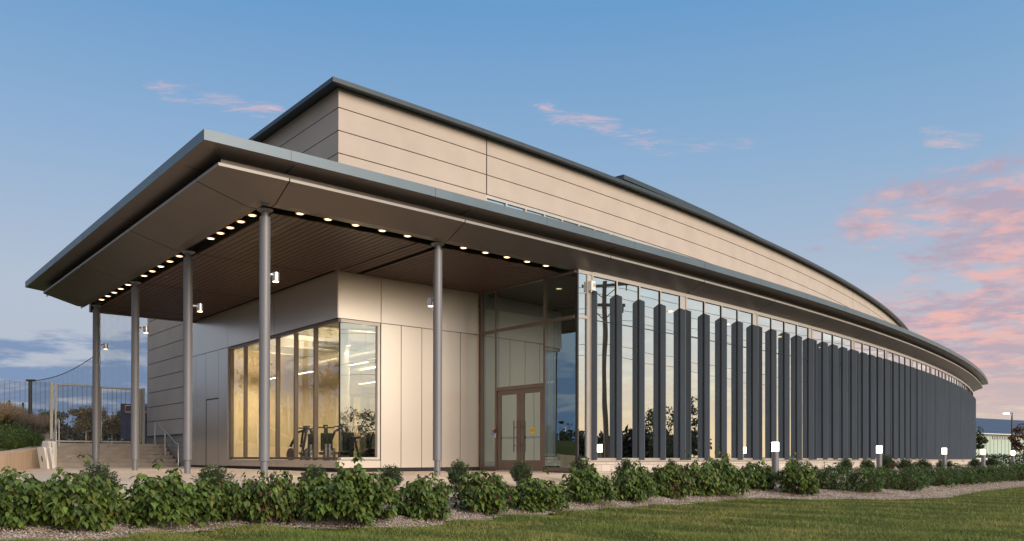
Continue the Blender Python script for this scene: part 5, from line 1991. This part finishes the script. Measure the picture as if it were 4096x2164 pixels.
away = ramp(nt, zc, [(0.0, (.36, .40, .49)), (.07, (.42, .45, .52)), (.18, (.41, .475, .575)), (.33, (.25, .39, .585)), (.48, (.125, .295, .54)), (.68, (.42, .48, .60)), (1.0, (.48, .52, .60))])  # stops overhead, out of view, brightened as added fill; likewise in the ramps below
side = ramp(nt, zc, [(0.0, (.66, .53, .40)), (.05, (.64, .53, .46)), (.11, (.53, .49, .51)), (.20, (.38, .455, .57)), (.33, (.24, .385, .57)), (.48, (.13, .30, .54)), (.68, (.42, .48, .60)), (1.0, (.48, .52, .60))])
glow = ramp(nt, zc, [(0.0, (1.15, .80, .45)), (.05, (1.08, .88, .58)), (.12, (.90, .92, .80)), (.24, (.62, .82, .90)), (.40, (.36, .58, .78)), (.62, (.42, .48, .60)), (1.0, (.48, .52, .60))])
base_ = mix_col(nt, maprange(cosaz, -.75, .15), away, side)
back = ramp(nt, zc, [(0.0, (.30, .27, .27)), (.08, (.38, .33, .34)), (.30, (.44, .44, .50)), (.6, (.42, .48, .60)), (1.0, (.48, .52, .60))])  # invented sky tone behind the camera, unseen, added as fill light
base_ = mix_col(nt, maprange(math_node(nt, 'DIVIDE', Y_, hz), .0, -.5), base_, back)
base_ = mix_col(nt, maprange(cosaz, .20, .80), base_, glow)

# clouds, drifting on a flat layer far overhead
den = math_node(nt, 'ADD', zc, .10)
cmb = nt.nodes.new('ShaderNodeCombineXYZ')
nt.links.new(math_node(nt, 'DIVIDE', X_, den), cmb.inputs[0])
nt.links.new(math_node(nt, 'DIVIDE', Y_, den), cmb.inputs[1])


def noise(scale, detail, rough, off=(0, 0, 0), sc=(1, 1, 1), dist=0.0):
    mp = nt.nodes.new('ShaderNodeMapping')
    mp.inputs['Location'].default_value = off
    mp.inputs['Scale'].default_value = sc
    nt.links.new(cmb.outputs[0], mp.inputs[0])
    n = nt.nodes.new('ShaderNodeTexNoise')
    n.inputs['Scale'].default_value = scale; n.inputs['Detail'].default_value = detail; n.inputs['Roughness'].default_value = rough
    n.inputs['Distortion'].default_value = dist
    nt.links.new(mp.outputs[0], n.inputs['Vector'])
    return n.outputs['Fac']


n_big = noise(1.9, 8, .60, (3.1, .4, 0), (1, 1, 1), .3)
n_fine = noise(5.6, 9, .70, (0.3, 7.7, 0))
# bank of clouds low on the right
low = maprange(zc, .40, .24)
bank = math_node(nt, 'MULTIPLY', maprange(cosaz, -.12, .20), low)
thr = math_node(nt, 'SUBTRACT', .72, math_node(nt, 'MULTIPLY', bank, .322))
cov = math_node(nt, 'SUBTRACT', math_node(nt, 'ADD', math_node(nt, 'MULTIPLY', n_big, .55), math_node(nt, 'MULTIPLY', n_fine, .45)), thr)
cov = math_node(nt, 'MULTIPLY', maprange(cov, -.01, .13), maprange(zc, .015, .06))
cov = math_node(nt, 'MULTIPLY', cov, maprange(cosaz, .95, .5, .25, 1.0))
pinkmix = maprange(noise(4.0, 8, .62, (8.2, 1.1, 0)), .42, .62)
pink = mix_col(nt, pinkmix, (.42, .33, .41, 1), (.78, .42, .38, 1))
pink = mix_col(nt, maprange(zc, .03, .14), (.52, .42, .42, 1), pink)
skyc = mix_col(nt, math_node(nt, 'MULTIPLY', cov, .85), base_, pink)
# thin pink streaks of high cloud
azn = math_node(nt, 'ARCTAN2', X_, Y_)
eln = math_node(nt, 'ARCSINE', Z_)


def streak(az0, az1, el0, el1, wid, seed, thr0, amt):
    global skyc
    k = (el1 - el0) / (az1 - az0)
    line_ = math_node(nt, 'ADD', math_node(nt, 'MULTIPLY', math_node(nt, 'SUBTRACT', azn, math.radians(az0)), k), math.radians(el0))
    dev = math_node(nt, 'ABSOLUTE', math_node(nt, 'SUBTRACT', eln, line_))
    band = maprange(dev, math.radians(wid), math.radians(wid * .1))
    mid, half = (az0 + az1) / 2, abs(az1 - az0) / 2
    band = math_node(nt, 'MULTIPLY', band, maprange(math_node(nt, 'ABSOLUTE', math_node(nt, 'SUBTRACT', azn, math.radians(mid))), math.radians(half), math.radians(half * .55)))
    nz_ = noise(7.5, 9, .70, (seed, seed * 1.7, 0), (1.0, 3.0, 1), .5)
    v = maprange(math_node(nt, 'ADD', nz_, math_node(nt, 'MULTIPLY', band, .30)), thr0 + .46, thr0 + .78)
    v = math_node(nt, 'MULTIPLY', v, amt)
    skyc = mix_col(nt, v, skyc, (.72, .47, .48, 1))


streak(-25.5, -13.5, 22.6, 21.6, 1.2, 2.3, .25, .8)
streak(0, 11.5, 23.4, 20.2, 1.5, 4.1, .24, .85)
streak(8, 18, 20.5, 19.8, 1.3, 6.6, .28, .45)
streak(25.5, 30.5, 19.6, 18.2, 1.3, 8.8, .25, .65)
streak(-3.5, 2.0, 22.2, 19.8, 1.2, 1.1, .28, .4)
streak(14.5, 20, 13.9, 12.0, 1.5, 3.7, .25, .7)
# grey blue bank low on the left
lb_ = math_node(nt, 'MULTIPLY', maprange(cosaz, -.45, -.72), maprange(zc, .20, .02))
cl = maprange(math_node(nt, 'ADD', noise(1.5, 7, .6, (1.7, 4.2, 0)), math_node(nt, 'MULTIPLY', lb_, .22)), .54, .68)
cl = math_node(nt, 'MULTIPLY', cl, maprange(lb_, .02, .3))
skyc = mix_col(nt, math_node(nt, 'MULTIPLY', cl, .9), skyc, (.165, .255, .42, 1))
bw = math_node(nt, 'MULTIPLY', maprange(noise(2.6, 6, .6, (5.3, 2.2, 0)), .56, .68), math_node(nt, 'MULTIPLY', maprange(lb_, .05, .3), .5))
skyc = mix_col(nt, bw, skyc, (.42, .42, .48, 1))
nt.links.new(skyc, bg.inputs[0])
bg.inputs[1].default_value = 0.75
nt.links.new(bg.outputs[0], out.inputs[0])

sl = bpy.data.lights.new('sun', 'SUN')
sl.energy = 2.8; sl.angle = math.radians(36); sl.color = (1.0, .82, .66)
so_ = bpy.data.objects.new('sun', sl)
COL.objects.link(so_)
so_.rotation_euler = Vector((-.70, .714, -math.tan(math.radians(17)))).to_track_quat('-Z', 'Y').to_euler()

# ------------------------------------------------------------------ camera
cam = bpy.data.cameras.new('camera')
co = bpy.data.objects.new('camera', cam)
COL.objects.link(co)
pitch, roll = 5.04273e-3, 1.47449e-3
fwv = Vector((0, math.cos(pitch), math.sin(pitch))); upv = Vector((0, -math.sin(pitch), math.cos(pitch))); riv = Vector((1, 0, 0))
r2 = riv * math.cos(roll) + upv * math.sin(roll); u2 = -riv * math.sin(roll) + upv * math.cos(roll)
mt = Matrix(((r2.x, u2.x, -fwv.x, 0), (r2.y, u2.y, -fwv.y, 0), (r2.z, u2.z, -fwv.z, 0), (0, 0, 0, 1)))
co.matrix_world = mt
cam.sensor_width = 36
cam.lens = 36 * 3310.757 / 4096
cam.shift_x = 0
cam.shift_y = (1813.2 - 1082) / 4096
cam.clip_start = .1; cam.clip_end = 6000
SC.camera = co

SC.view_settings.view_transform = 'Standard'
SC.view_settings.look = 'None'
SC.view_settings.exposure = 0.58
SC.view_settings.gamma = 1
SC.cycles.use_denoising = True
SC.cycles.max_bounces = 10
SC.cycles.transparent_max_bounces = 16
SC.cycles.glossy_bounces = 5
SC.cycles.sample_clamp_indirect = 6
